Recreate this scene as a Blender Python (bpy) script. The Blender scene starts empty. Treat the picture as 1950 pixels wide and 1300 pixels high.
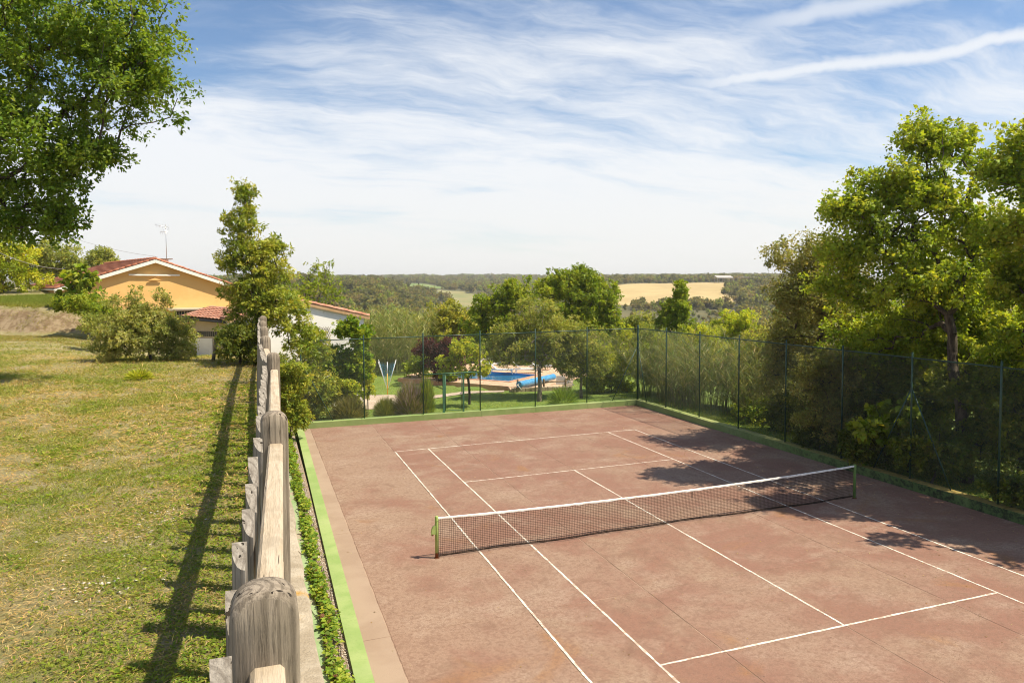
import bpy, math
import numpy as np
from mathutils import Vector, Matrix

# ------------------------------------------------------------------ camera
S = bpy.context.scene
C = S.collection
CAM = np.array([-10.727, -17.391, 6.607])
YAW, PITCH, ROLL, FPX = 0.338, -0.0468, -0.002, 1388.88
cam = bpy.data.cameras.new('camera')
cam.lens = 36.0 * FPX / 1950.0
cam.sensor_width = 36.0
cam.shift_y = -39.5 / 1950.0
cam.clip_start = 0.05
cam.clip_end = 9000
co = bpy.data.objects.new('camera', cam)
C.objects.link(co)
_fw = np.array([math.sin(YAW)*math.cos(PITCH), math.cos(YAW)*math.cos(PITCH), math.sin(PITCH)])
_r0 = np.array([math.cos(YAW), -math.sin(YAW), 0.0])
_u0 = np.cross(_r0, _fw)
_r = _r0*math.cos(ROLL) + _u0*math.sin(ROLL)
_u = -_r0*math.sin(ROLL) + _u0*math.cos(ROLL)
M = Matrix(((_r[0], _u[0], -_fw[0], CAM[0]), (_r[1], _u[1], -_fw[1], CAM[1]), (_r[2], _u[2], -_fw[2], CAM[2]), (0, 0, 0, 1)))
co.matrix_world = M
S.camera = co

# ------------------------------------------------------------------ sun, sky, exposure
SH = np.array([-0.545, 0.30])              # shadow offset on the ground per metre of height
SUN_EL = math.atan2(1.0, float(np.hypot(*SH)))
SUN_DIR = Vector((-SH[0], -SH[1], 1.0)).normalized()      # towards the sun
sl = bpy.data.lights.new('sun', 'SUN')
sl.energy = 5.0
sl.angle = math.radians(0.53)
sl.color = (1.0, 0.89, 0.69)
so = bpy.data.objects.new('sun', sl)
so.rotation_euler = SUN_DIR.to_track_quat('Z', 'Y').to_euler()
so.location = (20, -30, 60)
C.objects.link(so)
S.view_settings.view_transform = 'Standard'
S.view_settings.look = 'None'
S.view_settings.gamma = 1.0
S.view_settings.use_curve_mapping = False
S.view_settings.exposure = 0.66
S.render.engine = 'CYCLES'
S.cycles.max_bounces = 8
S.cycles.diffuse_bounces = 4
S.cycles.glossy_bounces = 2
S.cycles.transmission_bounces = 4
S.cycles.transparent_max_bounces = 8
S.cycles.volume_bounces = 0
S.cycles.pixel_filter_type = 'BLACKMAN_HARRIS'
S.cycles.filter_width = 1.05
S.cycles.caustics_reflective = False
S.cycles.caustics_refractive = False
S.cycles.use_adaptive_sampling = True
S.cycles.adaptive_threshold = 0.01
try:
    S.cycles.use_denoising = True
    S.cycles.denoiser = 'OPENIMAGEDENOISE'
    S.cycles.denoising_prefilter = 'ACCURATE'
except Exception:
    pass

W = bpy.data.worlds.new('World')
S.world = W
W.use_nodes = True
wt = W.node_tree
wt.nodes.clear()


class NT:
    """short-hand for node building"""
    def __init__(self, tree):
        self.t = tree

    def n(self, typ, **kw):
        nd = self.t.nodes.new(typ)
        for k, v in kw.items():
            if k.startswith('i_'):
                key = k[2:]
                key = int(key) if key.isdigit() else key.replace('_', ' ')
                sock = nd.inputs[key]
                if hasattr(v, 'links') or isinstance(v, bpy.types.NodeSocket):
                    self.t.links.new(v, sock)
                else:
                    sock.default_value = v
            else:
                setattr(nd, k, v)
        return nd

    def math(self, op, a, b=None, c=None, clamp=False):
        nd = self.t.nodes.new('ShaderNodeMath')
        nd.operation = op
        nd.use_clamp = clamp
        for i, v in enumerate((a, b, c)):
            if v is None:
                continue
            if isinstance(v, bpy.types.NodeSocket):
                self.t.links.new(v, nd.inputs[i])
            else:
                nd.inputs[i].default_value = v
        return nd.outputs[0]

    def ss(self, v, a, b, to0=0.0, to1=1.0):
        nd = self.t.nodes.new('ShaderNodeMapRange')
        nd.interpolation_type = 'SMOOTHSTEP'
        for i, x in enumerate((v, a, b, to0, to1)):
            if isinstance(x, bpy.types.NodeSocket):
                self.t.links.new(x, nd.inputs[i])
            else:
                nd.inputs[i].default_value = x
        return nd.outputs[0]

    def mix(self, f, a, b, blend='MIX'):
        nd = self.t.nodes.new('ShaderNodeMix')
        nd.data_type = 'RGBA'
        nd.blend_type = blend
        for i, v in ((0, f), (6, a), (7, b)):
            if isinstance(v, bpy.types.NodeSocket):
                self.t.links.new(v, nd.inputs[i])
            else:
                if i and len(v) == 3:
                    v = (*v, 1.0)
                nd.inputs[i].default_value = v
        return nd.outputs[2]

    def noise(self, vec, scale, detail=4.0, rough=0.55, dist=0.0, col=False):
        nd = self.t.nodes.new('ShaderNodeTexNoise')
        nd.inputs['Scale'].default_value = scale
        nd.inputs['Detail'].default_value = detail
        nd.inputs['Roughness'].default_value = rough
        nd.inputs['Distortion'].default_value = dist
        if vec is not None:
            self.t.links.new(vec, nd.inputs['Vector'])
        return nd.outputs[1 if col else 0]

    def comb(self, x, y, z):
        nd = self.t.nodes.new('ShaderNodeCombineXYZ')
        for i, v in enumerate((x, y, z)):
            if isinstance(v, bpy.types.NodeSocket):
                self.t.links.new(v, nd.inputs[i])
            else:
                nd.inputs[i].default_value = v
        return nd.outputs[0]

    def mapping(self, vec, loc=(0, 0, 0), rot=(0, 0, 0), scale=(1, 1, 1)):
        nd = self.t.nodes.new('ShaderNodeMapping')
        nd.inputs[1].default_value = loc
        nd.inputs[2].default_value = rot
        nd.inputs[3].default_value = scale
        self.t.links.new(vec, nd.inputs[0])
        return nd.outputs[0]

    def link(self, a, b):
        self.t.links.new(a, b)


SKY_LOC = (1.7, 3.1, 0)


def build_sky():
    k = NT(wt)
    out = k.n('ShaderNodeOutputWorld')
    bg = k.n('ShaderNodeBackground')
    bg.inputs[1].default_value = 0.08
    k.link(bg.outputs[0], out.inputs[0])
    sky = k.n('ShaderNodeTexSky')
    sky.sky_type = 'NISHITA'
    sky.sun_disc = False
    sky.sun_elevation = SUN_EL
    sky.sun_rotation = math.atan2(SUN_DIR.x, SUN_DIR.y)
    sky.altitude = 300
    sky.air_density = 1.0
    sky.dust_density = 0.6
    sky.ozone_density = 2.0
    tc = k.n('ShaderNodeTexCoord')
    sep = k.n('ShaderNodeSeparateXYZ', i_0=tc.outputs['Generated'])
    x, y, z = sep.outputs
    az = k.math('ARCTAN2', x, y)                         # compass direction
    hyp = k.math('SQRT', k.math('ADD', k.math('MULTIPLY', x, x), k.math('MULTIPLY', y, y)))
    el = k.math('DIVIDE', z, k.math('MAXIMUM', hyp, 0.05))
    el = k.math('MAXIMUM', el, -0.02)
    elc = k.math('MINIMUM', el, 3.0)
    # cirrus sheet: high flat layer seen in perspective
    inv = k.math('DIVIDE', 1.0, k.math('ADD', k.math('MAXIMUM', el, 0.0), 0.16))
    dx = k.math('MULTIPLY', k.math('SINE', az), inv)
    dy = k.math('MULTIPLY', k.math('COSINE', az), inv)
    flat = k.comb(dx, dy, 0.0)
    warp = k.noise(flat, 1.1, 4.0, 0.6, col=True)
    wv = k.n('ShaderNodeVectorMath', operation='MULTIPLY_ADD', i_0=warp, i_1=(0.55, 0.45, 0.0), i_2=flat)
    streak = k.mapping(wv.outputs[0], loc=SKY_LOC, rot=(0, 0, math.radians(28)), scale=(0.55, 1.35, 1))
    n1 = k.noise(streak, 0.95, 10.0, 0.60, 0.15)
    fine = k.mapping(wv.outputs[0], loc=(1.3, 7.7, 0), rot=(0, 0, math.radians(-6)), scale=(1.0, 3.6, 1))
    n2 = k.noise(fine, 2.6, 9.0, 0.68, 0.2)
    d = k.math('ADD', k.math('MULTIPLY', n1, 0.80), k.math('MULTIPLY', n2, 0.24))
    # cover grows towards the horizon
    bias = k.ss(elc, 0.05, 0.37, 0.18, -0.045)
    d = k.math('ADD', d, bias)
    cov = k.ss(d, 0.42, 0.70)
    # a pair of spread-out vapour trails high on one side
    def trail(az0, el0, az1, el1, w, lo, hi, amp, seed):
        m = (el1-el0)/(az1-az0)
        line = k.math('ADD', k.math('MULTIPLY', k.math('SUBTRACT', az, az0), m), el0)
        wob = k.noise(k.comb(k.math('MULTIPLY', az, 9.0), seed, 0.0), 1.0, 4.0, 0.6)
        line = k.math('ADD', line, k.math('MULTIPLY', k.math('SUBTRACT', wob, 0.5), 0.035))
        t = k.math('ABSOLUTE', k.math('SUBTRACT', el, line))
        rag = k.noise(k.comb(k.math('MULTIPLY', az, 20.0), k.math('MULTIPLY', el, 48.0), seed), 1.0, 7.0, 0.65, 0.6)
        edge = k.math('MULTIPLY', k.math('ADD', k.math('MULTIPLY', rag, 1.5), 0.25), w)
        g = k.ss(k.math('DIVIDE', t, edge), 0.1, 1.2, 1.0, 0.0)
        along = k.math('MULTIPLY', k.ss(az, lo, lo+0.16), k.ss(az, hi-0.1, hi+0.5, 1.0, 0.0))
        return k.math('MULTIPLY', k.math('MULTIPLY', g, along), amp)
    def AE(px, py):
        a = math.atan((px-975)/FPX)
        return YAW + a, (545-py)/FPX*math.cos(a)
    a0, e0 = AE(1260, 166); a1, e1 = AE(1950, 80)
    t1 = trail(a0, e0, a1, e1, 0.0125, a0-0.05, a1+0.1, 0.9, 3.0)
    b0, f0 = AE(1330, 74); b1, f1 = AE(1720, 0)
    t2 = trail(b0, f0, b1, f1, 0.017, b0-0.03, b1+0.05, 0.65, 9.0)
    cov = k.math('MAXIMUM', cov, k.math('MAXIMUM', t1, t2))
    # pale, milky air low down
    veil = k.ss(elc, -0.04, 0.165, 0.99, 0.0)
    cov = k.math('MULTIPLY', cov, 0.93)
    cov = k.math('SUBTRACT', 1.0, k.math('MULTIPLY', k.math('SUBTRACT', 1.0, cov), k.math('SUBTRACT', 1.0, veil)))
    hs = k.n('ShaderNodeHueSaturation', i_Saturation=1.08, i_Value=1.16, i_Color=sky.outputs[0])
    warmth = k.ss(elc, 0.0, 0.22)
    cloud = k.mix(warmth, (7.5, 7.45, 7.25), (7.6, 7.75, 7.95))
    col = k.mix(cov, hs.outputs[0], cloud)
    k.link(col, bg.inputs[0])


build_sky()
rng = np.random.default_rng(11)

# ------------------------------------------------------------------ helpers
def at(px, py, d):
    """point of the place that lies d metres ahead of the camera in the direction of a picture point"""
    v = _fw + _r*(px-975)/FPX + _u*(610.5-py)/FPX
    return CAM + v*d


def gnd(px, py, z=0.0, slope=0.0151):
    v = _fw + _r*(px-975)/FPX + _u*(610.5-py)/FPX
    t = (z + slope*CAM[0] - CAM[2])/(v[2]-slope*v[0])
    return CAM + v*t


def depth_of(x, y):
    dx, dy = x-CAM[0], y-CAM[1]
    return dx*math.sin(YAW)+dy*math.cos(YAW)


def lat_of(x, y):
    dx, dy = x-CAM[0], y-CAM[1]
    return dx*math.cos(YAW)-dy*math.sin(YAW)


def smooth(a, b, x):
    t = np.clip((np.asarray(x, float)-a)/(b-a), 0, 1)
    return t*t*(3-2*t)


def vnoise(x, y, seed=0.0):
    """cheap smooth 2-D noise, -1..1"""
    r = 0
    for i, (f, a) in enumerate(((1.0, .5), (2.1, .27), (4.3, .15), (8.9, .08))):
        s = seed+i*3.17
        r = r + a*(np.sin(f*x*1.3+1.7*np.sin(f*y*.9+s)+s*2.1)*np.cos(f*y*1.1+1.3*np.sin(f*x*.7-s)+s))
    return r


def tag(o, label=None, cat=None, group=None, kind=None):
    if label:
        o['label'] = label
    if cat:
        o['category'] = cat
    if group:
        o['group'] = group
    if kind:
        o['kind'] = kind
    return o


def empty(name, loc, label=None, cat=None, group=None, kind=None):
    o = bpy.data.objects.new(name, None)
    o.location = loc
    o.empty_display_size = 0.2
    C.objects.link(o)
    return tag(o, label, cat, group, kind)


def link_obj(name, me, parent=None, loc=None):
    o = bpy.data.objects.new(name, me)
    C.objects.link(o)
    if parent is not None:
        o.parent = parent
        # geometry is given in world space unless loc is set: undo the parent's offset
        if loc is None:
            p = Vector((0, 0, 0))
            q = parent
            while q is not None:
                p += Vector(q.location)
                q = q.parent
            o.location = -p
        else:
            o.location = loc
    elif loc is not None:
        o.location = loc
    return o


def np_mesh(name, V, F, mat, col=None, smooth_shade=False):
    """V (n,3); F (m,k) all faces with k corners; col (n,3) point colours"""
    V = np.ascontiguousarray(V, np.float32)
    F = np.ascontiguousarray(F, np.int32)
    me = bpy.data.meshes.new(name)
    me.vertices.add(len(V))
    me.vertices.foreach_set('co', V.ravel())
    k = F.shape[1]
    me.loops.add(F.size)
    me.loops.foreach_set('vertex_index', F.ravel())
    me.polygons.add(len(F))
    me.polygons.foreach_set('loop_start', np.arange(0, F.size, k, dtype=np.int32))
    try:
        me.polygons.foreach_set('loop_total', np.full(len(F), k, np.int32))
    except Exception:
        pass
    if smooth_shade:
        me.polygons.foreach_set('use_smooth', np.ones(len(F), bool))
    if col is not None:
        a = me.color_attributes.new('Col', 'FLOAT_COLOR', 'POINT')
        c4 = np.ones((len(V), 4), np.float32)
        c4[:, :3] = col
        a.data.foreach_set('color', c4.ravel())
    me.update(calc_edges=True)
    if mat is not None:
        me.materials.append(mat)
    return me


class MB:
    """collects faces for one mesh"""
    def __init__(self):
        self.v = []
        self.f = []
        self.sm = []

    def add(self, V, F, sm=False):
        b = len(self.v)
        self.v += [tuple(map(float, q)) for q in V]
        self.f += [tuple(i+b for i in q) for q in F]
        self.sm += [sm]*len(F)
        return self

    def box(self, c, s, rz=0.0, R=None):
        hx, hy, hz = s[0]/2, s[1]/2, s[2]/2
        P = np.array([(x, y, z) for x in (-hx, hx) for y in (-hy, hy) for z in (-hz, hz)])
        if R is None:
            cz, sz = math.cos(rz), math.sin(rz)
            R = np.array([[cz, -sz, 0], [sz, cz, 0], [0, 0, 1]])
        P = P@np.asarray(R).T+np.asarray(c, float)
        return self.add(P, [(0, 1, 3, 2), (4, 6, 7, 5), (0, 4, 5, 1), (2, 3, 7, 6), (0, 2, 6, 4), (1, 5, 7, 3)])

    def beam(self, a, b, w, h, up=(0, 0, 1), bev=0.0):
        a, b = np.asarray(a, float), np.asarray(b, float)
        t = b-a
        L = np.linalg.norm(t)
        t = t/L
        s = np.cross(t, up)
        s = s/np.linalg.norm(s)
        n = np.cross(s, t)
        if bev <= 0:
            prof = [(-w/2, -h/2), (w/2, -h/2), (w/2, h/2), (-w/2, h/2)]
        else:
            e = bev
            prof = [(-w/2+e, -h/2), (w/2-e, -h/2), (w/2, -h/2+e), (w/2, h/2-e), (w/2-e, h/2), (-w/2+e, h/2), (-w/2, h/2-e), (-w/2, -h/2+e)]
        k = len(prof)
        V = [a+s*x+n*y for x, y in prof]+[b+s*x+n*y for x, y in prof]
        F = [(i, (i+1) % k, (i+1) % k+k, i+k) for i in range(k)]
        F += [tuple(range(k))[::-1], tuple(range(k, 2*k))]
        return self.add(V, F)

    def tube(self, pts, rad, n=8, caps=True, sm=True):
        pts = np.asarray(pts, float)
        m = len(pts)
        rad = np.broadcast_to(np.asarray(rad, float), (m,))
        T = np.gradient(pts, axis=0)
        T /= np.linalg.norm(T, axis=1)[:, None]+1e-12
        ref = np.array([0, 0, 1.0]) if abs(T[:, 2]).mean() < .8 else np.array([1.0, 0, 0])
        A = np.cross(T, ref)
        A /= np.linalg.norm(A, axis=1)[:, None]+1e-12
        B = np.cross(T, A)
        th = np.arange(n)*2*math.pi/n
        V = (pts[:, None]+rad[:, None, None]*(A[:, None]*np.cos(th)[None, :, None]+B[:, None]*np.sin(th)[None, :, None])).reshape(-1, 3)
        F = [(i*n+j, i*n+(j+1) % n, (i+1)*n+(j+1) % n, (i+1)*n+j) for i in range(m-1) for j in range(n)]
        self.add(V, F, sm)
        if caps:
            b = len(self.v)-len(V)
            self.f += [tuple(b+j for j in range(n))[::-1], tuple(b+(m-1)*n+j for j in range(n))]
            self.sm += [False, False]
        return self

    def prism(self, poly, z0, z1):
        k = len(poly)
        z0 = np.broadcast_to(z0, (k,))
        z1 = np.broadcast_to(z1, (k,))
        V = [(x, y, z0[i]) for i, (x, y) in enumerate(poly)]+[(x, y, z1[i]) for i, (x, y) in enumerate(poly)]
        F = [(i, (i+1) % k, (i+1) % k+k, i+k) for i in range(k)]+[tuple(range(k))[::-1], tuple(range(k, 2*k))]
        return self.add(V, F)

    def mesh(self, name, mat):
        me = bpy.data.meshes.new(name)
        me.from_pydata(self.v, [], self.f)
        me.polygons.foreach_set('use_smooth', np.array(self.sm, bool))
        me.update()
        if mat is not None:
            me.materials.append(mat)
        return me

    def build(self, name, mat, parent=None, loc=None):
        return link_obj(name, self.mesh(name, mat), parent, loc)


# ------------------------------------------------------------------ materials
def new_mat(name):
    m = bpy.data.materials.new(name)
    m.use_nodes = True
    t = m.node_tree
    t.nodes.clear()
    k = NT(t)
    out = k.n('ShaderNodeOutputMaterial')
    b = k.n('ShaderNodeBsdfPrincipled')
    k.link(b.outputs[0], out.inputs[0])
    b.inputs['Roughness'].default_value = 0.8
    b.inputs['Specular IOR Level'].default_value = 0.3
    pos = k.n('ShaderNodeNewGeometry').outputs['Position']
    return m, k, b, pos, out


def bump(k, b, h, strength=0.4, dist=0.02):
    n = k.n('ShaderNodeBump', i_Strength=strength, i_Distance=dist, i_Height=h)
    k.link(n.outputs[0], b.inputs['Normal'])


def plain(name, c, rough=0.6, metal=0.0, spec=0.4, var=0.12, scale=6.0):
    m, k, b, pos, out = new_mat(name)
    n = k.noise(pos, scale, 5, .6)
    f = k.ss(n, .3, .7)
    c2 = tuple(x*(1-var) for x in c)
    c3 = tuple(min(1, x*(1+var)) for x in c)
    k.link(k.mix(f, c2, c3), b.inputs['Base Color'])
    b.inputs['Roughness'].default_value = rough
    b.inputs['Metallic'].default_value = metal
    b.inputs['Specular IOR Level'].default_value = spec
    return m


def two_tone(name, c1, c2, scale, rough=0.85, lo=.38, hi=.62, bscale=60, bstr=.35, bdist=.01, c3=None, s3=1.0, f3=(.55, .75), stretch=None):
    m, k, b, pos, out = new_mat(name)
    v = pos if stretch is None else k.mapping(pos, scale=stretch)
    n = k.noise(v, scale, 7, .62, .2)
    col = k.mix(k.ss(n, lo, hi), c1, c2)
    if c3 is not None:
        n3 = k.noise(v, s3, 6, .6, .3)
        col = k.mix(k.ss(n3, *f3), col, c3)
    k.link(col, b.inputs['Base Color'])
    b.inputs['Roughness'].default_value = rough
    h = k.noise(pos, bscale, 4, .6)
    bump(k, b, h, bstr, bdist)
    return m


def leaf_mat(name, trans=0.35, rough=0.5, spec=0.35):
    m = bpy.data.materials.new(name)
    m.use_nodes = True
    t = m.node_tree
    t.nodes.clear()
    k = NT(t)
    out = k.n('ShaderNodeOutputMaterial')
    at_ = k.n('ShaderNodeVertexColor', layer_name='Col')
    b = k.n('ShaderNodeBsdfPrincipled', i_Roughness=rough)
    b.inputs['Specular IOR Level'].default_value = spec
    k.link(at_.outputs[0], b.inputs['Base Color'])
    tr = k.n('ShaderNodeBsdfTranslucent')
    tc = k.mix(1.0, at_.outputs[0], (1.25, 1.15, 0.45), 'MULTIPLY')
    k.link(tc, tr.inputs[0])
    mx = k.n('ShaderNodeMixShader', i_0=trans)
    k.link(b.outputs[0], mx.inputs[1])
    k.link(tr.outputs[0], mx.inputs[2])
    k.link(mx.outputs[0], out.inputs[0])
    return m


LEAF = leaf_mat('leaf', .50, .55, .25)
LEAF_GLOSS = leaf_mat('glossy_leaf', .46, .45, .3)
GRASS = leaf_mat('grass_blade', .38, .6, .25)
BARK = two_tone('bark', (.045, .036, .028), (.13, .105, .08), 9, .95, bscale=35, bstr=.9, bdist=.03, stretch=(1, 1, .3))
BARK_PALE = two_tone('pale_bark', (.10, .085, .065), (.26, .22, .17), 9, .95, bscale=35, bstr=.8, bdist=.03, stretch=(1, 1, .3))


def rand_dirs(n, rg):
    v = rg.normal(size=(n, 3))
    return v/(np.linalg.norm(v, axis=1)[:, None]+1e-9)


def leaf_quads(P, T, N, L, Wd, fold=0.25):
    """folded leaf quads: base P, direction T, face normal N"""
    T = T/(np.linalg.norm(T, axis=1)[:, None]+1e-9)
    Sd = np.cross(T, N)
    Sd /= np.linalg.norm(Sd, axis=1)[:, None]+1e-9
    Nn = np.cross(Sd, T)
    L = L[:, None]
    Wd = Wd[:, None]
    mid = P+T*L*.48
    a = mid+Sd*Wd*.5+Nn*Wd*fold
    b = mid-Sd*Wd*.5+Nn*Wd*fold
    tip = P+T*L-Nn*L*.08
    V = np.stack([P, a, tip, b], 1).reshape(-1, 3)
    F = np.arange(len(P)*4).reshape(-1, 4)
    return V, F


GAIN = np.array([2.15, 1.90, 1.45])


def palette(n, cols, rg, clump=None, jit=.12, gain=None):
    """n colours drawn between the palette's rows; clump gives a shared draw"""
    cols = np.asarray(cols, float)
    u = rg.random(n) if clump is None else np.clip(.65*clump+.35*rg.random(n), 0, .9999)
    x = u*(len(cols)-1)
    i = np.minimum(x.astype(int), len(cols)-2)
    f = (x-i)[:, None]
    c = cols[i]*(1-f)+cols[i+1]*f
    return np.clip((GAIN if gain is None else gain)*c*(1+jit*rg.normal(size=(n, 1)))*(1+.06*rg.normal(size=(n, 3))), .004, .9)


def leaf_cloud(cent, rad, per, L, aspect, cols, rg, flat=.7, up=.7, out=None, droop=.15, sizes=.38, tuft=16, tuft_r=.13):
    """per leaves around every clump centre"""
    K = len(cent)
    idx = np.repeat(np.arange(K), per)
    n = len(idx)
    # leaves sit in tufts at the ends of small twigs, not evenly through the clump
    ns = max(3, per//tuft)
    tw = rand_dirs(K*ns, rg).reshape(K, ns, 3)*(rg.random((K, ns))**.4)[:, :, None]*np.asarray(rad)[:, None, None]
    tw[:, :, 2] *= flat
    pick = rg.integers(0, ns, n)
    off = tw[idx, pick]+rg.normal(size=(n, 3))*(np.asarray(rad)[idx]*tuft_r)[:, None]
    P = cent[idx]+off
    T = rand_dirs(n, rg)+off/(np.linalg.norm(off, axis=1)[:, None]+1e-6)*.8
    T[:, 2] -= droop
    N = rand_dirs(n, rg)
    N[:, 2] += up
    if out is not None:
        N += out[idx]*.5
    Ls = L*(1+sizes*rg.normal(size=n)).clip(.45, 1.7)
    V, F = leaf_quads(P, T, N, Ls, Ls*aspect)
    cl = rg.random(K)[idx]
    c = palette(n, cols, rg, cl)
    return V, F, np.repeat(c, 4, 0)


def skeleton(base, fork, cents, r_tip, r_base, rg, wob=.10, lift=.25):
    """branch graph from the base through a fork to the clump centres"""
    nodes = [np.asarray(base, float)]
    par = [-1]
    base = nodes[0]
    fork = np.asarray(fork, float)
    m = max(2, int(np.linalg.norm(fork-base)/.6))
    for i in range(1, m+1):
        f = i/m
        q = base*(1-f)+fork*f
        if i < m:
            q = q+rg.normal(size=3)*[.05, .05, 0]*np.linalg.norm(fork-base)*.25
        nodes.append(q)
        par.append(len(nodes)-2)
    order = np.argsort(np.linalg.norm(cents-fork, axis=1))
    tips = []
    for ci in order:
        c = cents[ci]
        arr = np.array(nodes[1:])
        dv = c-arr
        dist = np.linalg.norm(dv, axis=1)
        dn = np.linalg.norm(c-fork)+1e-6
        # prefer parents that lie nearer to the fork than the target
        pen = np.clip(np.linalg.norm(arr-fork, axis=1)-dn*.92, 0, None)*2.0
        below = np.clip(arr[:, 2]-c[2], 0, None)*.5
        j = int(np.argmin(dist+pen+below))+1
        p = nodes[j]
        L = np.linalg.norm(c-p)
        seg = 1 if L < .35 else (2 if L < 1.2 else 3)
        prev = j
        for s in range(1, seg+1):
            f = s/seg
            q = p*(1-f)+c*f
            if s < seg:
                q = q+rg.normal(size=3)*wob*L+np.array([0, 0, lift*L*f*(1-f)])
            nodes.append(q)
            par.append(prev)
            prev = len(nodes)-1
        tips.append(prev)
    nodes = np.array(nodes)
    par = np.array(par)
    a = np.zeros(len(nodes))
    a[tips] = r_tip**2.3
    for i in range(len(nodes)-1, 0, -1):
        if a[i] == 0:
            a[i] = r_tip**2.3
        a[par[i]] += a[i]
    r = a**(1/2.3)
    r *= 1.0
    s = r_base/max(r[0], 1e-6)
    if s < 1:
        r = np.maximum(r*s, r_tip*.8)
    else:
        r = np.where(np.arange(len(r)) <= m, np.maximum(r, r_base*(1-.35*np.arange(len(r))/max(m, 1))), r)
    return nodes, par, r


def branch_mesh(name, nodes, par, r, mat, n=5):
    i = np.arange(1, len(nodes))
    a, b = nodes[par[i]], nodes[i]
    ra, rb = np.minimum(r[par[i]], r[i]*1.25), r[i]
    T = b-a
    T /= np.linalg.norm(T, axis=1)[:, None]+1e-9
    ref = np.where(np.abs(T[:, 2:3]) < .8, np.array([[0, 0, 1.0]]), np.array([[1.0, 0, 0]]))
    A = np.cross(T, ref)
    A /= np.linalg.norm(A, axis=1)[:, None]+1e-9
    B = np.cross(T, A)
    th = np.arange(n)*2*math.pi/n
    ring = A[:, None]*np.cos(th)[None, :, None]+B[:, None]*np.sin(th)[None, :, None]
    lo = a[:, None]+ring*ra[:, None, None]
    hi = b[:, None]+ring*rb[:, None, None]
    V = np.concatenate([lo, hi], 1).reshape(-1, 3)
    k = np.arange(len(i))[:, None]*2*n
    j = np.arange(n)
    F = np.stack([k+j, k+(j+1) % n, k+n+(j+1) % n, k+n+j], -1).reshape(-1, 4)
    return np_mesh(name, V, F, mat, smooth_shade=True)


def tree(name, label, cat, base, lobes, n_cl, cl_r, per, L, aspect, cols, fork=None, trunk_r=.18, tip_r=.008, bark=None, mat=None,
         group=None, seed=1, gap=.0, shell=.45, flat=.7, up=.7, droop=.15, wob=.1, trunk=True, crown_name='crown', trunk_name='trunk'):
    """a tree or shrub: trunk with limbs, crown of leaf faces in clumps. lobes: (centre, radii, weight)"""
    rg = np.random.default_rng(seed*7919+13)
    base = np.asarray(base, float)
    root = empty(name, base, label, cat, group)
    w = np.array([l[2] for l in lobes], float)
    w /= w.sum()
    pick = rg.choice(len(lobes), n_cl, p=w)
    cen = np.array([l[0] for l in lobes])[pick]
    rad = np.array([l[1] for l in lobes])[pick]
    dd = rand_dirs(n_cl, rg)*(rg.random(n_cl)**shell)[:, None]
    P = cen+dd*rad
    if gap > 0:
        s = 1.1/np.mean(rad)
        h = np.sin(P[:, 0]*s*2.1+seed)*np.sin(P[:, 1]*s*2.3+seed*2)*np.sin(P[:, 2]*s*2.7+seed*3)
        keep = h > -1+gap*1.1
        keep |= rg.random(n_cl) > .85
        P = P[keep]
        dd = dd[keep]
    ctr = np.mean([l[0] for l in lobes], axis=0)
    if fork is None:
        fork = base*.55+ctr*.45
    if trunk:
        nd, pr, r = skeleton(base, fork, P, tip_r, trunk_r, rg, wob)
        link_obj(trunk_name, branch_mesh(trunk_name, nd, pr, r, bark or BARK), root)
    rr = cl_r*(.7+.6*rg.random(len(P)))
    V, F, c = leaf_cloud(P, rr, per, L, aspect, cols, rg, flat, up, dd, droop)
    link_obj(crown_name, np_mesh(crown_name, V, F, mat or LEAF, c), root)
    return root


def lobe(px, py, rx, ry, d, w=1.0, depth=None):
    """crown lobe: picture centre and half sizes in photo pixels at d metres"""
    s = d/FPX
    rz = ry*s
    rxm = rx*s
    dep = depth if depth is not None else (rxm+rz)*.5
    return (at(px, py, d), np.array([rxm, dep, rz]), w*rx*ry)

# ------------------------------------------------------------------ terrain
TX = np.array([-600, 300, 560, 700, 800, 870, 1000, 1180, 1400, 1650, 2600], float)
TD = np.array([60, 90, 150, 250, 350, 500, 700, 900, 1300, 1800, 2600], float)
TV = np.array([
    [640, 620, 600, 590, 570, 548, 538, 536, 533, 531, 530],
    [700, 690, 680, 640, 600, 560, 543, 540, 535, 532, 530],
    [715, 715, 715, 660, 600, 552, 538, 540, 536, 532, 529],
    [721, 722, 735, 690, 620, 563, 541, 543, 538, 531, 528],
    [721, 724, 750, 700, 650, 592, 561, 547, 537, 530, 528],
    [721, 724, 754, 704, 672, 628, 580, 553, 540, 530, 528],
    [721, 724, 754, 704, 668, 625, 580, 554, 540, 531, 528],
    [721, 724, 754, 690, 640, 578, 544, 538, 535, 531, 528],
    [721, 724, 750, 682, 630, 578, 542, 536, 533, 530, 528],
    [721, 730, 760, 690, 630, 578, 546, 538, 533, 530, 528],
    [721, 730, 760, 690, 630, 578, 546, 538, 533, 530, 528]])


def far_z(X, d):
    X = np.clip(np.asarray(X, float), TX[0], TX[-1])
    ld = np.log(np.clip(np.asarray(d, float), TD[0], TD[-1]))
    LD = np.log(TD)
    i = np.clip(np.searchsorted(TX, X)-1, 0, len(TX)-2)
    j = np.clip(np.searchsorted(LD, ld)-1, 0, len(TD)-2)
    fx = smooth(0, 1, (X-TX[i])/(TX[i+1]-TX[i]))
    fy = (ld-LD[j])/(LD[j+1]-LD[j])
    v = (TV[i, j]*(1-fx)+TV[i+1, j]*fx)*(1-fy)+(TV[i, j+1]*(1-fx)+TV[i+1, j+1]*fx)*fy
    dd = np.clip(np.asarray(d, float), TD[0], None)
    return CAM[2]+(545-v)*dd/FPX + vnoise(X*.02, ld*6, 2.0)*dd*.0012


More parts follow.
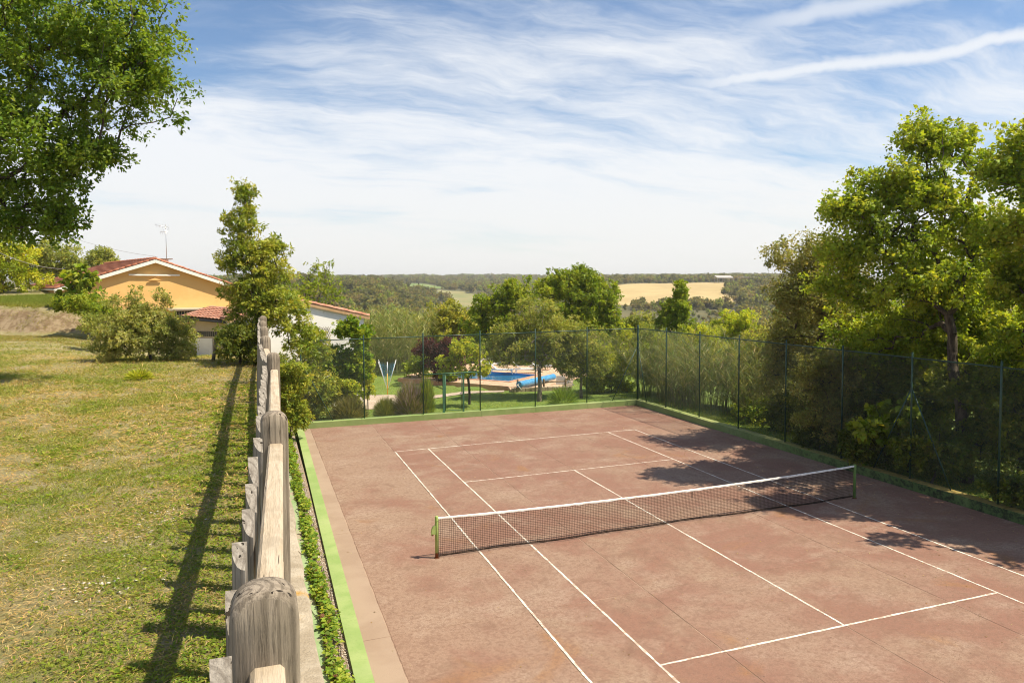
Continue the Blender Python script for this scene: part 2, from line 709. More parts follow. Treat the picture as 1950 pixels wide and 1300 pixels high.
def far_pt(X, d, dz=0.0):
    """ground point of the far country: heading X (as a picture column) and distance d"""
    X, d = np.broadcast_arrays(np.asarray(X, float), np.asarray(d, float))
    l = (X-975)/FPX*d
    x = CAM[0]+d*math.sin(YAW)+l*math.cos(YAW)
    y = CAM[1]+d*math.cos(YAW)-l*math.sin(YAW)
    return np.stack([x, y, far_z(X, d)+dz], -1)


def near_z(x, y):
    x = np.asarray(x, float)
    y = np.asarray(y, float)
    d = depth_of(x, y)
    l = lat_of(x, y)
    z0 = -.20+.0151*np.clip(x, -12, 12)
    z0 = z0+np.where(x > 9.2, .22-.0*x, 0)*smooth(24, 20, y)
    z0 = z0-smooth(12.5, 40, x)*6.0
    z0 = z0-.45*smooth(24.5, 22.6, y)*0
    dd = np.maximum(d, 1.0)
    zt = far_z(975+l/np.maximum(dd, 60)*FPX, np.maximum(dd, 60))
    w = smooth(52, 78, d)
    return z0*(1-w)+zt*w+.03*vnoise(x*.5, y*.5, 1.0)*smooth(18.5, 22, y)


def grid(name, xs, ys, zf, mat, keep=None):
    X, Y = np.meshgrid(xs, ys, indexing='ij')
    Z = zf(X, Y)
    V = np.stack([X, Y, Z], -1).reshape(-1, 3)
    n, m = X.shape
    i, j = np.meshgrid(np.arange(n-1), np.arange(m-1), indexing='ij')
    F = np.stack([i*m+j, (i+1)*m+j, (i+1)*m+j+1, i*m+j+1], -1).reshape(-1, 4)
    if keep is not None:
        cx = V[F].mean(1)
        F = F[keep(cx[:, 0], cx[:, 1])]
    return np_mesh(name, V, F, mat, smooth_shade=True)


# grass of the garden: mown, sunny green with drier patches
def garden_mat():
    m, k, b, pos, out = new_mat('garden_turf')
    n1 = k.noise(pos, .45, 5, .6, .4)
    n2 = k.noise(pos, 9.0, 6, .7)
    n3 = k.noise(pos, 60.0, 3, .7)
    c = k.mix(k.ss(n1, .35, .65), (.17, .27, .045), (.24, .31, .065))
    c = k.mix(k.ss(n2, .35, .7), c, (.11, .17, .03))
    c = k.mix(k.ss(n3, .62, .72), c, (.25, .26, .10))
    bare = k.noise(pos, .8, 6, .65)
    c = k.mix(k.ss(bare, .62, .72), c, (.24, .18, .10))
    k.link(c, b.inputs['Base Color'])
    b.inputs['Roughness'].default_value = .95
    bump(k, b, n3, .9, .05)
    return m


GARDEN = garden_mat()


def ground_z(x, y):
    z = near_z(x, y)
    z = np.where(x < -9.8, z-.6, z)
    # excavation under the pool and its deck
    dx, dy = x-5.7, y-30.08
    u, w = dx*.7507+dy*.6606, -dx*.6606+dy*.7507
    pit = (u > -1.6) & (u < 7.0) & (w > -1.8) & (w < 7.2)
    return np.where(pit, z-1.9, z)


me = grid('ground', np.arange(-70, 110, 1.5), np.arange(-60, 110, 1.5), ground_z, GARDEN,
          keep=lambda x, y: ~((x > -9.0) & (x < 8.4) & (y > -20) & (y < 16.5)))
tag(link_obj('ground', me), kind='structure')

HILL = two_tone('hill_ground', (.075, .078, .032), (.13, .115, .05), .02, .95, bscale=.5, bstr=.5, bdist=.4, c3=(.14, .12, .06), s3=.06)
Xs = np.concatenate([np.linspace(-600, 350, 14), np.linspace(380, 1500, 90), np.linspace(1540, 2600, 14)])
Ds = np.exp(np.linspace(math.log(80), math.log(3400), 90))
XX, DD = np.meshgrid(Xs, Ds, indexing='ij')
Vh = far_pt(XX, DD).reshape(-1, 3)
n_, m_ = XX.shape
ii, jj = np.meshgrid(np.arange(n_-1), np.arange(m_-1), indexing='ij')
Fh = np.stack([ii*m_+jj, (ii+1)*m_+jj, (ii+1)*m_+jj+1, ii*m_+jj+1], -1).reshape(-1, 4)
tag(link_obj('hills', np_mesh('hills', Vh, Fh, HILL, smooth_shade=True)), kind='structure')
# wide land round about, far below, so that the country goes on behind the viewer too
b_ = MB()
th = np.arange(48)*2*math.pi/48
b_.add([(CAM[0]+4200*math.cos(t), CAM[1]+4200*math.sin(t), -60) for t in th], [tuple(range(48))])
tag(b_.build('plain', HILL), kind='structure')


def field(name, label_kind, poly, mat, dz=.35):
    """draped patch between headings and distances; poly: list of (d, X_left, X_right)"""
    d = np.array([p[0] for p in poly], float)
    dn = np.linspace(d[0], d[-1], 22)
    xl = np.interp(dn, d, [p[1] for p in poly])
    xr = np.interp(dn, d, [p[2] for p in poly])
    t = np.linspace(0, 1, 30)
    X = xl[:, None]*(1-t)+xr[:, None]*t
    D = np.repeat(dn[:, None], 30, 1)
    V = far_pt(X, D, dz).reshape(-1, 3)
    i, j = np.meshgrid(np.arange(21), np.arange(29), indexing='ij')
    F = np.stack([i*30+j, i*30+j+1, (i+1)*30+j+1, (i+1)*30+j], -1).reshape(-1, 4)
    o = link_obj(name, np_mesh(name, V, F, mat, smooth_shade=True))
    return tag(o, kind='structure')


def crop_mat(name, c1, c2, c3):
    m, k, b, pos, out = new_mat(name)
    n1 = k.noise(pos, .012, 5, .6, .5)
    rows = k.noise(k.mapping(pos, rot=(0, 0, .5), scale=(.02, .35, 1)), 1.0, 5, .7)
    c = k.mix(k.ss(n1, .4, .62), c1, c2)
    c = k.mix(k.ss(rows, .46, .68), c, c3)
    k.link(c, b.inputs['Base Color'])
    b.inputs['Roughness'].default_value = .95
    return m


WHEAT_POLY = [(488, 1170, 1300), (505, 1165, 1405), (560, 1165, 1400), (640, 1170, 1405), (720, 1176, 1408), (775, 1205, 1400), (800, 1222, 1370)]
GREEN_POLY = [(930, 775, 842), (985, 748, 848), (1080, 738, 838), (1180, 735, 800), (1240, 738, 770)]
KHAKI_POLY = [(670, 868, 925), (720, 858, 925), (790, 842, 915), (850, 832, 900), (890, 835, 880)]
field('wheat_field', '', WHEAT_POLY, crop_mat('ripe_wheat', (.40, .30, .135), (.47, .36, .17), (.34, .25, .11)))
field('green_field', '', GREEN_POLY, crop_mat('young_crop', (.14, .20, .05), (.19, .23, .07), (.12, .18, .045)))
field('fallow_field', '', KHAKI_POLY, crop_mat('fallow', (.20, .20, .075), (.28, .23, .11), (.15, .19, .06)))


def in_poly(poly, X, d, pad=0):
    dd = [p[0] for p in poly]
    xl = np.interp(d, dd, [p[1] for p in poly])
    xr = np.interp(d, dd, [p[2] for p in poly])
    return (d > dd[0]-8) & (d < dd[-1]+8) & (X > xl-pad) & (X < xr+pad)


# ------------------------------------------------------------------ terrace with the rough lawn
LZ = 4.30
BA, BB = np.array([-32.0, 29.5]), np.array([-17.2, 22.0])
_bt = (BB-BA)/np.linalg.norm(BB-BA)
_bn = np.array([-_bt[1], _bt[0]])
if _bn[1] < 0:
    _bn = -_bn


def lawn_z(x, y):
    x = np.asarray(x, float)
    y = np.asarray(y, float)
    z = LZ+.05*vnoise(x*.35, y*.35, 4.0)+.025*vnoise(x*1.6, y*1.6, 9.0)
    # ground falls towards the houses
    fall = smooth(7, 22, y)*1.1*smooth(-20, -13.5, x)
    s = (x-BA[0])*_bn[0]+(y-BA[1])*_bn[1]+.7*vnoise(x*.3, y*.3, 6.)
    u = (x-BA[0])*_bt[0]+(y-BA[1])*_bt[1]
    end = smooth(17.5, 14.0, u+np.clip(s, 0, None)*.75)
    bank = (smooth(-.3, 1.5, s)*1.25+np.clip(s-1.2, 0, 12)*.09)*end
    z = z-fall*(1-smooth(-10, -1, s)*end)+bank+smooth(-.5, .5, s)*smooth(2.6, 1.2, s)*end*(.16*vnoise(x*1.3, y*1.3, 2.)+.10*vnoise(x*4., y*4., 5.))
    z = z-smooth(16, 26, y)*smooth(-16, -10, x)*2.0
    # slope down to the garden at the far end of the wall
    g = near_z(x, y)
    w = smooth(-10.6, -7.6, x)
    return z*(1-w)+(g-.05)*w


def lawn_mat():
    m, k, b, pos, out = new_mat('rough_lawn')
    n1 = k.noise(pos, .55, 6, .62, .5)
    n2 = k.noise(pos, 3.0, 7, .68, .3)
    n3 = k.noise(pos, 38.0, 5, .75)
    c = k.mix(k.ss(n1, .38, .62), (.26, .245, .088), (.34, .295, .15))
    c = k.mix(k.ss(n2, .50, .66), c, (.40, .33, .20))
    c = k.mix(k.ss(n3, .45, .7), c, (.15, .13, .055))
    st = k.ss(k.noise(pos, 1.1, 5, .6), .63, .70)
    fleck = k.ss(k.noise(pos, 24.0, 3, .6), .56, .64)
    c = k.mix(k.math('MULTIPLY', st, fleck), c, (.46, .41, .33))
    # raw earth where the bank is cut steep
    sep = k.n('ShaderNodeSeparateXYZ', i_0=k.n('ShaderNodeNewGeometry').outputs['Normal'])
    steep = k.ss(sep.outputs[2], .80, .93, 1.0, 0.0)
    c = k.mix(steep, c, k.mix(k.ss(n2, .4, .6), (.20, .135, .075), (.33, .25, .155)))
    k.link(c, b.inputs['Base Color'])
    b.inputs['Roughness'].default_value = .97
    bump(k, b, n3, 1.0, .04)
    return m


LAWN = lawn_mat()
xs = np.concatenate([np.arange(-80, -24, 1.5), np.arange(-24, -10.5, .35), [-10.45], np.arange(-10.2, -3.0, .5)])
ys = np.concatenate([np.arange(-40, -18, 2.0), np.arange(-18, 34, .35), np.arange(34, 75, 1.5)])
me = grid('terrace_lawn', xs, ys, lawn_z, LAWN, keep=lambda x, y: (x < -10.46) | ((y > 18.9) & (y < 60)))
tag(link_obj('terrace_lawn', me), kind='structure')

# ------------------------------------------------------------------ tennis court
TILT = .0151


def cz(x):
    return TILT*x


KERB_H = .28


def far_in(x):          # inner face of the far kerb
    return 18.22-.036*(x+5.8)


def court_mat(name, lo, hi):
    m, k, b, pos, out = new_mat(name)
    oi = k.n('ShaderNodeObjectInfo')
    rnd = oi.outputs['Random']
    n1 = k.noise(pos, .34, 7, .64, .3)
    n2 = k.noise(pos, 1.6, 7, .66, .5)
    n3 = k.noise(pos, 45.0, 4, .7)
    n4 = k.noise(k.mapping(pos, scale=(.8, 1.1, 1)), .7, 7, .66, .25)
    n5 = k.noise(pos, 150.0, 2, .6)
    n6 = k.noise(pos, 11.0, 6, .7, .2)
    n7 = k.noise(pos, 30.0, 2, .5)
    c = k.mix(k.ss(n1, lo, hi), (.300, .212, .152), (.238, .128, .092))      # worn tan / brick red
    c = k.mix(k.math('MULTIPLY', rnd, .38 if lo < .5 else .12), c, (.240, .120, .094))
    c = k.mix(k.math('MULTIPLY', k.ss(n4, .48, .70), .6), c, (.355, .268, .205))         # bleached
    c = k.mix(k.math('MULTIPLY', k.ss(n2, .50, .72), .55), c, (.165, .100, .068))       # dirt clouds
    stain = k.noise(pos, .42, 5, .55, 1.0)
    c = k.mix(k.math('MULTIPLY', k.ss(stain, .60, .74), .75), c, (.27, .135, .058))      # rusty
    c = k.mix(k.math('MULTIPLY', k.ss(n3, .44, .66), .6), c, (.155, .092, .068))
    c = k.mix(k.math('MULTIPLY', k.ss(n6, .44, .64), .65), c, (.175, .102, .074))
    c = k.mix(k.math('MULTIPLY', k.ss(n7, .67, .73), .8), c, (.085, .052, .04))
    c = k.mix(k.math('MULTIPLY', k.ss(n5, .62, .72), .6), c, (.50, .43, .36))
    k.link(c, b.inputs['Base Color'])
    b.inputs['Roughness'].default_value = .9
    b.inputs['Specular IOR Level'].default_value = .2
    bump(k, b, n3, .5, .008)
    return m


def strip_mat():
    m, k, b, pos, out = new_mat('edge_concrete')
    n1 = k.noise(pos, .7, 6, .6, .4)
    n3 = k.noise(pos, 60.0, 4, .7)
    c = k.mix(k.ss(n1, .4, .62), (.325, .242, .18), (.285, .205, .15))
    c = k.mix(k.math('MULTIPLY', k.ss(n3, .54, .7), .5), c, (.18, .12, .09))
    k.link(c, b.inputs['Base Color'])
    b.inputs['Roughness'].default_value = .92
    bump(k, b, n3, .5, .006)
    return m


COURT, STRIP = court_mat('court_surface', .38, .56), strip_mat()
COURT_TAN = court_mat('worn_court_surface', .47, .66)
JOINT = two_tone('joint_filler', (.34, .235, .17), (.16, .10, .07), 1.2, .95, bscale=80, bstr=.3, bdist=.004)
court = empty('tennis_court', (0, 0, 0), kind='structure')
bx = MB()
bx.prism([(-8.95, -16), (8.95, -16), (8.95, 17.69), (-8.95, 18.33)], np.array([cz(-8.95), cz(8.95), cz(8.95), cz(-8.95)])-.30,
         np.array([cz(-8.95), cz(8.95), cz(8.95), cz(-8.95)])-.006)
bx.build('slab_base', JOINT, court)
gx = [-8.38, -5.52, -2.77, 0.0, 2.77, 5.52, 8.20]
gy = [-16, -9.9, -3.6, 2.7, 9.0, 15.2, 'far']
pg = .009


def slab(x0, x1, y0, y1a, y1b, m):
    q = MB()
    za, zb = cz(x0+pg), cz(x1-pg)
    e = .006
    P0 = [(x0+pg, y0+pg), (x1-pg, y0+pg), (x1-pg, y1b-pg), (x0+pg, y1a-pg)]
    P1 = [(x0+pg+e, y0+pg+e), (x1-pg-e, y0+pg+e), (x1-pg-e, y1b-pg-e), (x0+pg+e, y1a-pg-e)]
    zz = [za, zb, zb, za]
    V = [(x, y, z-.05) for (x, y), z in zip(P0, zz)]+[(x, y, z-.005) for (x, y), z in zip(P0, zz)]+[(x, y, z) for (x, y), z in zip(P1, zz)]
    F = []
    for r in (0, 4):
        F += [(r+i, r+(i+1) % 4, r+4+(i+1) % 4, r+4+i) for i in range(4)]
    F.append((8, 9, 10, 11))
    q.add(V, F)
    q.build('slab_panel', m, court)


for i in range(len(gx)-1):
    for j in range(len(gy)-1):
        y1 = gy[j+1]
        a, b2 = (far_in(gx[i]), far_in(gx[i+1])) if y1 == 'far' else (y1, y1)
        slab(gx[i], gx[i+1], gy[j], a, b2, COURT_TAN if i == 0 else COURT)
for j in range(len(gy)-1):          # pale border strips along both sides
    y1 = gy[j+1]
    for x0, x1 in ((-8.93, gx[0]), (gx[-1], 8.80)):
        a, b2 = (far_in(x0), far_in(x1)) if y1 == 'far' else (y1, y1)
        slab(x0, x1, gy[j], a, b2, STRIP if x0 < 0 else COURT)


def line_mat():
    m, k, b, pos, out = new_mat('line_paint')
    n = k.noise(pos, 14, 6, .7)
    n2 = k.noise(pos, 1.2, 4, .6)
    f = k.ss(k.math('ADD', n, k.math('MULTIPLY', n2, .35)), .58, .80)
    k.link(k.mix(f, (.70, .66, .59), (.40, .29, .22)), b.inputs['Base Color'])
    b.inputs['Roughness'].default_value = .8
    return m


LINE = line_mat()


def court_line(x0, y0, x1, y1, w=.048):
    # a painted line with slightly uneven edges
    L = math.hypot(x1-x0, y1-y0)
    n = max(2, int(L/.18))
    t = np.linspace(0, 1, n)
    cx, cy = x0+(x1-x0)*t, y0+(y1-y0)*t
    nx, ny = -(y1-y0)/L, (x1-x0)/L
    rg = np.random.default_rng(int(abs(x0*100+y0*10+x1)))
    wa = w/2*(1+.16*rg.normal(size=n).clip(-1.6, 1.6))
    wb = w/2*(1+.16*rg.normal(size=n).clip(-1.6, 1.6))
    V = np.concatenate([np.stack([cx+nx*wa, cy+ny*wa, cz(cx+nx*wa)+.004], -1), np.stack([cx-nx*wb, cy-ny*wb, cz(cx-nx*wb)+.004], -1)])
    F = np.array([(n+i, n+i+1, i+1, i) for i in range(n-1)])
    link_obj('court_line', np_mesh('court_line', V, F, LINE), court)


h = .0275
court_line(-5.485, -11.9, -5.485, 11.885)
court_line(5.485, -11.9, 5.485, 11.885)
court_line(-4.115, -11.9, -4.115, 11.885-h)
court_line(4.115, -11.9, 4.115, 11.885-h)
court_line(-5.485-h, 11.885, 5.485+h, 11.885)
court_line(-5.485-h, -11.93, 5.485+h, -11.93)
court_line(-4.115+h, 6.4, 4.115-h, 6.4)
court_line(-4.115+h, -6.4, 4.115-h, -6.4)
court_line(0, -6.4+h, 0, 6.4-h)


# kerbs -----------------------------------------------------------
def kerb_mat():
    m, k, b, pos, out = new_mat('green_kerb_paint')
    n1 = k.noise(pos, 1.4, 6, .6, .3)
    n2 = k.noise(pos, 25, 5, .7)
    sep = k.n('ShaderNodeSeparateXYZ', i_0=pos)
    c = k.mix(k.ss(n1, .35, .65), (.215, .305, .095), (.280, .355, .132))
    c = k.mix(k.math('MULTIPLY', k.ss(n2, .56, .72), .55), c, (.12, .17, .06))
    chip = k.noise(pos, 8.0, 7, .75)
    c = k.mix(k.ss(chip, .63, .67), c, (.30, .26, .19))
    fade = k.noise(pos, .6, 4, .6)
    c = k.mix(k.math('MULTIPLY', k.ss(fade, .48, .66), .35), c, (.36, .40, .20))
    # weathered, algae-blackened paint along the side under the trees, ochre moss on its top
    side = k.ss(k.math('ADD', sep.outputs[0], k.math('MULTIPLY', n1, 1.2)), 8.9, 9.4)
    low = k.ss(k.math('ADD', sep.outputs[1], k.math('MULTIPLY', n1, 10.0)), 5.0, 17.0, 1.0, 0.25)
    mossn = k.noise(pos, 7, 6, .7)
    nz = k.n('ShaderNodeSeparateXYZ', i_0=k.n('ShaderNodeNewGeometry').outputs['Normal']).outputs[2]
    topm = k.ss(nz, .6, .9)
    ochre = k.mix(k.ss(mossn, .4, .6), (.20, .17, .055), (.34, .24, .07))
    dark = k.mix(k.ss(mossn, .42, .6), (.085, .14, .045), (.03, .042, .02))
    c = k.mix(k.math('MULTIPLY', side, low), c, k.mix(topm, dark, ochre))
    k.link(c, b.inputs['Base Color'])
    b.inputs['Roughness'].default_value = .75
    bump(k, b, n2, .3, .006)
    return m


KERB = kerb_mat()


def kerb_block(pts_in, pts_out):
    """one cast length of kerb: bevelled top edges"""
    q = MB()
    (ax, ay), (bx_, by) = pts_in
    (dx, dy), (cx, cy) = pts_out
    e = .018
    V, F = [], []
    P = [(ax, ay), (bx_, by), (cx, cy), (dx, dy)]
    c0 = np.mean(P, axis=0)
    for z, s in ((-.25, 0), (KERB_H-e, 0), (KERB_H, e)):
        for (x, y) in P:
            d = np.array([x, y])-c0
            n = np.linalg.norm(d)
            p = np.array([x, y])-d/n*s*1.4
            V.append((p[0], p[1], z+cz(x)))
    for r in (0, 4):
        F += [(r+i, r+(i+1) % 4, r+4+(i+1) % 4, r+4+i) for i in range(4)]
    F.append((8, 9, 10, 11))
    q.add(V, F)
    bm_fix(q)
    return q


def bm_fix(q):
    return q


kerbs = []
root = empty('court_kerb', (0, 18.2, 0), 'low bright green painted kerb along the far end of the court', 'kerb')
kx = [-8.98, -5.95, -2.95, .05, 2.98, 5.9, 7.55, 8.79]
for a, b2 in zip(kx[:-1], kx[1:]):
    kerb_block([(a+.004, far_in(a)), (b2-.004, far_in(b2))], [(a+.004, far_in(a)+.36), (b2-.004, far_in(b2)+.36)]).build('kerb_block', KERB, root)
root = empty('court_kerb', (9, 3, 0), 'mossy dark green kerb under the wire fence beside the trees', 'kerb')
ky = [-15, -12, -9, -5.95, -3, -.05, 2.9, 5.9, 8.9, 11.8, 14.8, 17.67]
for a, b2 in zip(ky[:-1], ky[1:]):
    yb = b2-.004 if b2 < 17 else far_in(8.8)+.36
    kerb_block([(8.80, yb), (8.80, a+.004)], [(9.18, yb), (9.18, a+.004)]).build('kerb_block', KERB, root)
root = empty('court_kerb', (-9.1, 0, 0), 'light green kerb between the ivy gutter and the court edge', 'kerb')
ky = [-15, -11, -7.2, -3.2, .9, 4.9, 8.9, 12.9, 17.0]


def left_in(y):
    return -8.985+.010*(y+5)


for a, b2 in zip(ky[:-1], ky[1:]):
    kerb_block([(left_in(a), a+.004), (left_in(b2), b2-.004)], [(left_in(a)-.30, a+.004), (left_in(b2)-.30, b2-.004)]).build('kerb_block', KERB, root)

# gutter, painted ledge and retaining wall ------------------------------
GRAVEL = two_tone('gutter_gravel', (.17, .115, .075), (.42, .33, .25), 42, .95, bscale=50, bstr=1.0, bdist=.03, c3=(.22, .13, .07), s3=1.5)
q = MB()
q.add([(-9.72, -15, .07), (-9.2, -15, .07), (-9.2, 18.0, .07), (-9.72, 18.0, .07)], [(0, 1, 2, 3)])
tag(q.build('gutter', GRAVEL), kind='structure')
LEDGE = two_tone('flaking_green_paint', (.20, .29, .13), (.26, .345, .18), 1.8, .85, bscale=30, bstr=.4, bdist=.01, c3=(.32, .27, .20), s3=2.4, f3=(.50, .62))
CONC = two_tone('weathered_concrete', (.29, .24, .175), (.42, .365, .285), 3.2, .95, bscale=40, bstr=.8, bdist=.02, c3=(.40, .235, .055), s3=2.6, f3=(.55, .66))
STONE = two_tone('render_wall', (.30, .26, .20), (.42, .37, .30), 1.5, .95, bscale=25, bstr=.6, bdist=.02)
wall = empty('retaining_wall', (-10.5, 0, 0), 'weathered concrete retaining wall with lichen under the wooden fence', 'wall')
WT = LZ+.10
q = MB()
q.prism([(-10.62, -16), (-10.47, -16), (-10.47, 17.9), (-10.62, 17.9)], -.3, np.array([WT-.11, WT-.11, WT-2.4, WT-2.4]))
q.build('wall_body', STONE, wall)
yy = np.array([-16, -13.6, -11.1, -8.7, -6.2, -3.8, -1.3, 1.2, 3.6, 6.0, 8.5])
for i in range(len(yy)-1):
    q = MB()
    rg = np.random.default_rng(70+i)
    n = 9
    y_ = np.linspace(yy[i]+.006, yy[i+1]-.006, n)
    dzs = .012*rg.normal(size=n)
    xr = -10.405+.012*rg.normal(size=n)
    V, F = [], []
    for a in range(n):
        zt = WT+dzs[a]
        V += [(-10.66, y_[a], WT-.108), (-10.66, y_[a], zt), (-10.52, y_[a], zt+.01), (xr[a]-.02, y_[a], zt), (xr[a], y_[a], zt-.025), (xr[a], y_[a], WT-.108)]
    for a in range(n-1):
        for c_ in range(6):
            F.append((a*6+c_, a*6+(c_+1) % 6, (a+1)*6+(c_+1) % 6, (a+1)*6+c_))
    F += [tuple(range(6))[::-1], tuple((n-1)*6+np.arange(6))]
    q.add(V, F)
    q.build('coping_stone', CONC, wall)
q = MB()
q.prism([(-10.47, -15.5), (-9.66, -15.5), (-9.66, 17.6), (-10.47, 17.6)], -.3, .12)
q.build('painted_ledge', LEDGE, wall)

# ------------------------------------------------------------------ wooden fence on the wall
def wood_mat(name, c1, c2, c3, dark=.5, ax=2, bright=1.0):
    """weathered timber; grain runs along the object's axis ax"""
    m, k, b, pos, out = new_mat(name)
    tc = k.n('ShaderNodeTexCoord').outputs['Object']
    oi = k.n('ShaderNodeObjectInfo').outputs['Random']
    sh = k.n('ShaderNodeVectorMath', operation='MULTIPLY_ADD', i_0=k.comb(oi, oi, oi), i_1=(13.0, 7.0, 5.0), i_2=tc).outputs[0]
    sc = [1, 1, 1]
    sc[ax] = .06
    g = k.noise(k.mapping(sh, scale=sc), 90, 6, .7, .2)
    sc2 = [1, 1, 1]
    sc2[ax] = .12
    g2 = k.noise(k.mapping(sh, scale=sc2), 18, 5, .6, .6)
    blot = k.noise(sh, 3.5, 5, .6, .3)
    c = k.mix(k.ss(g2, .35, .65), c1, c2)
    c = k.mix(k.math('MULTIPLY', k.ss(g, .50, .68), dark), c, c3)
    c = k.mix(k.math('MULTIPLY', k.ss(blot, .52, .72), .45), c, tuple(x*.62 for x in c1))
    if ax == 2:      # growth rings: arcs where the head is rounded, straight grain on the faces
        wv = k.n('ShaderNodeTexWave', wave_type='RINGS', rings_direction='Z', i_Scale=11.0, i_Distortion=3.5, i_Detail=3.0)
        wv.inputs['Detail Scale'].default_value = 1.2
        k.link(k.mapping(tc, loc=(.05, .02, 0), scale=(1, 1, .10)), wv.inputs[0])
        c = k.mix(k.math('MULTIPLY', k.ss(wv.outputs[1], .55, .95), .5), c, c3)
    crack_s = [1, 1, 1]
    crack_s[ax] = .03
    cr = k.noise(k.mapping(sh, scale=crack_s), 34, 3, .5, .1)
    crack = k.ss(cr, .345, .315)
    c = k.mix(crack, c, (.035, .028, .02))
    k.link(c, b.inputs['Base Color'])
    b.inputs['Roughness'].default_value = .9
    b.inputs['Specular IOR Level'].default_value = .2
    hh = k.math('SUBTRACT', k.math('MULTIPLY', g, .6), k.math('MULTIPLY', crack, .9))
    bump(k, b, hh, 1.0, .010)
    return m


POSTW = wood_mat('grey_post_wood', (.235, .195, .15), (.335, .28, .22), (.085, .068, .05), .85)
RAILW = wood_mat('pale_rail_wood', (.40, .325, .235), (.50, .42, .32), (.22, .17, .12), ax=1)
PICKW = wood_mat('silvered_picket_wood', (.25, .22, .185), (.36, .325, .28), (.12, .10, .08))

fence = empty('wooden_fence', (-10.7, -15.3, WT), 'weathered wooden picket fence with round topped posts on the wall', 'fence')
VPX = 487.0


def fpos(d, off):
    """position on the fence line: d metres ahead along the court direction, off metres beside the viewer"""
    return CAM[0]+off, CAM[1]+d


def fence_post(d, off, w, dep, top):
    q = MB()
    # rounded-over top, seen from the front as an arch; square below
    z0 = WT-.02-top
    n = 12
    prof = [(-w/2, z0)]
    for i in range(n+1):
        t = math.pi-math.pi*i/n
        ex = .88
        cxp = math.copysign(abs(math.cos(t))**ex, math.cos(t))*w/2
        czp = abs(math.sin(t))**ex*w*.46
        prof.append((cxp, -w*.46+czp))
    prof.append((w/2, z0))
    rows = []
    e = min(.016, dep*.12)
    for yv, ins in ((-dep/2, e), (-dep/2+e, 0.0), (dep/2-e, 0.0), (dep/2, e)):
        rows.append([((x*(1-2*ins/w)), yv, (z if z < -w*.7 else z-ins*.9)) for x, z in prof])
    k = len(prof)
    V = [p for r in rows for p in r]
    F = []
    for r in range(3):
        for i in range(k-1):
            F.append((r*k+i, r*k+i+1, (r+1)*k+i+1, (r+1)*k+i))
    F.append(tuple(range(k))[::-1])
    F.append(tuple(3*k+np.arange(k)))
    q.add(V, F)
    x, y = fpos(d, off)
    me = q.mesh('post', POSTW)
    me.polygons.foreach_set('use_smooth', np.ones(len(me.polygons), bool))
    o = link_obj('post', me, fence, Vector((x, y, top))-Vector(fence.location))
    md = o.modifiers.new('edge', 'EDGE_SPLIT')
    md.split_angle = math.radians(50)
    return o


TOPZ = CAM[2]-.80
FP = [(-0.95, -.02, .19), (2.07, .008, .178), (4.94, .100, .170), (9.26, .190, .150), (12.6, .140, .165), (15.4, .150, .165), (18.5, .150, .17), (21.4, .185, .19), (24.4, .2, .19)]
for d, off, w in FP:
    fence_post(d, off, w, w*.78, TOPZ+.012*math.sin(d*5))


def off_at(d):
    return float(np.interp(d, [p[0] for p in FP], [p[1] for p in FP]))


rg = np.random.default_rng(5)
for a, b2 in zip(FP[:-1], FP[1:]):
    for dz, w, hh, mt in ((-.275, .088, .15, RAILW), (-1.02, .075, .11, RAILW)):
        p0 = np.array([*fpos(a[0]+a[2]*.39, a[1]+.005), TOPZ+dz])
        p1 = np.array([*fpos(b2[0]-b2[2]*.39, b2[1]+.005), TOPZ+dz+.006*rg.normal()])
        L = np.linalg.norm(p1-p0)
        q = MB()
        q.beam((0, -L/2, 0), (0, L/2, 0), w, hh, bev=.012)
        o = q.build('rail', mt, fence, Vector((p0+p1)/2)-Vector(fence.location))
        o.rotation_euler.z = -math.atan2(p1[0]-p0[0], p1[1]-p0[1])
        o.rotation_euler.x = math.asin((p1[2]-p0[2])/L)
# pickets: split logs with a slanted saw cut at the head
pm = []
for v in range(4):
    q = MB()
    hgt = 1.28
    rr = .052
    n = 6
    sec = [(rr*.48, .05), (-rr*.50, .05)]
    for i in range(n+1):
        t = math.pi/2*i/n
        sec.append((-rr*.50+rr*.98*(1-math.cos(t)), .05-.105*math.sin(t)))
    sec = [(x, y*(1+.1*v)) for x, y in sec]
    k = len(sec)
    V = [(x, y, -hgt) for x, y in sec]+[(x, y, -.012*v+(y-.05)*(.62+.1*v)) for x, y in sec]
    F = [(i, (i+1) % k, (i+1) % k+k, i+k) for i in range(k)]+[tuple(range(k))[::-1], tuple(range(k, 2*k))]
    q.add(V, F)
    pm.append(q.mesh('picket', PICKW))
d = .95
i = 0
while d < 24.2:
    near_post = min(abs(d-p[0]) for p in FP)
    if near_post > .13:
        o = bpy.data.objects.new('picket', pm[i % 4])
        C.objects.link(o)
        o.parent = fence
        x, y = fpos(d, off_at(d)-.092+.006*rg.normal())
        o.location = Vector((x, y, TOPZ-.085+.012*rg.normal()))-Vector(fence.location)
        o.rotation_euler = (0, .015*rg.normal(), .06*rg.normal())
    d += .435+.012*rg.normal()
    i += 1

# ------------------------------------------------------------------ green chain link fences
PIPE = plain('dark_green_coated_steel', (.022, .062, .042), .45, 0, .5, .25, 3)
PIPE2 = plain('green_gate_paint', (.035, .115, .060), .5, 0, .5, .25, 3)
WIRE = plain('green_wire', (.085, .115, .095), .5, 0, .5, .3, 2)


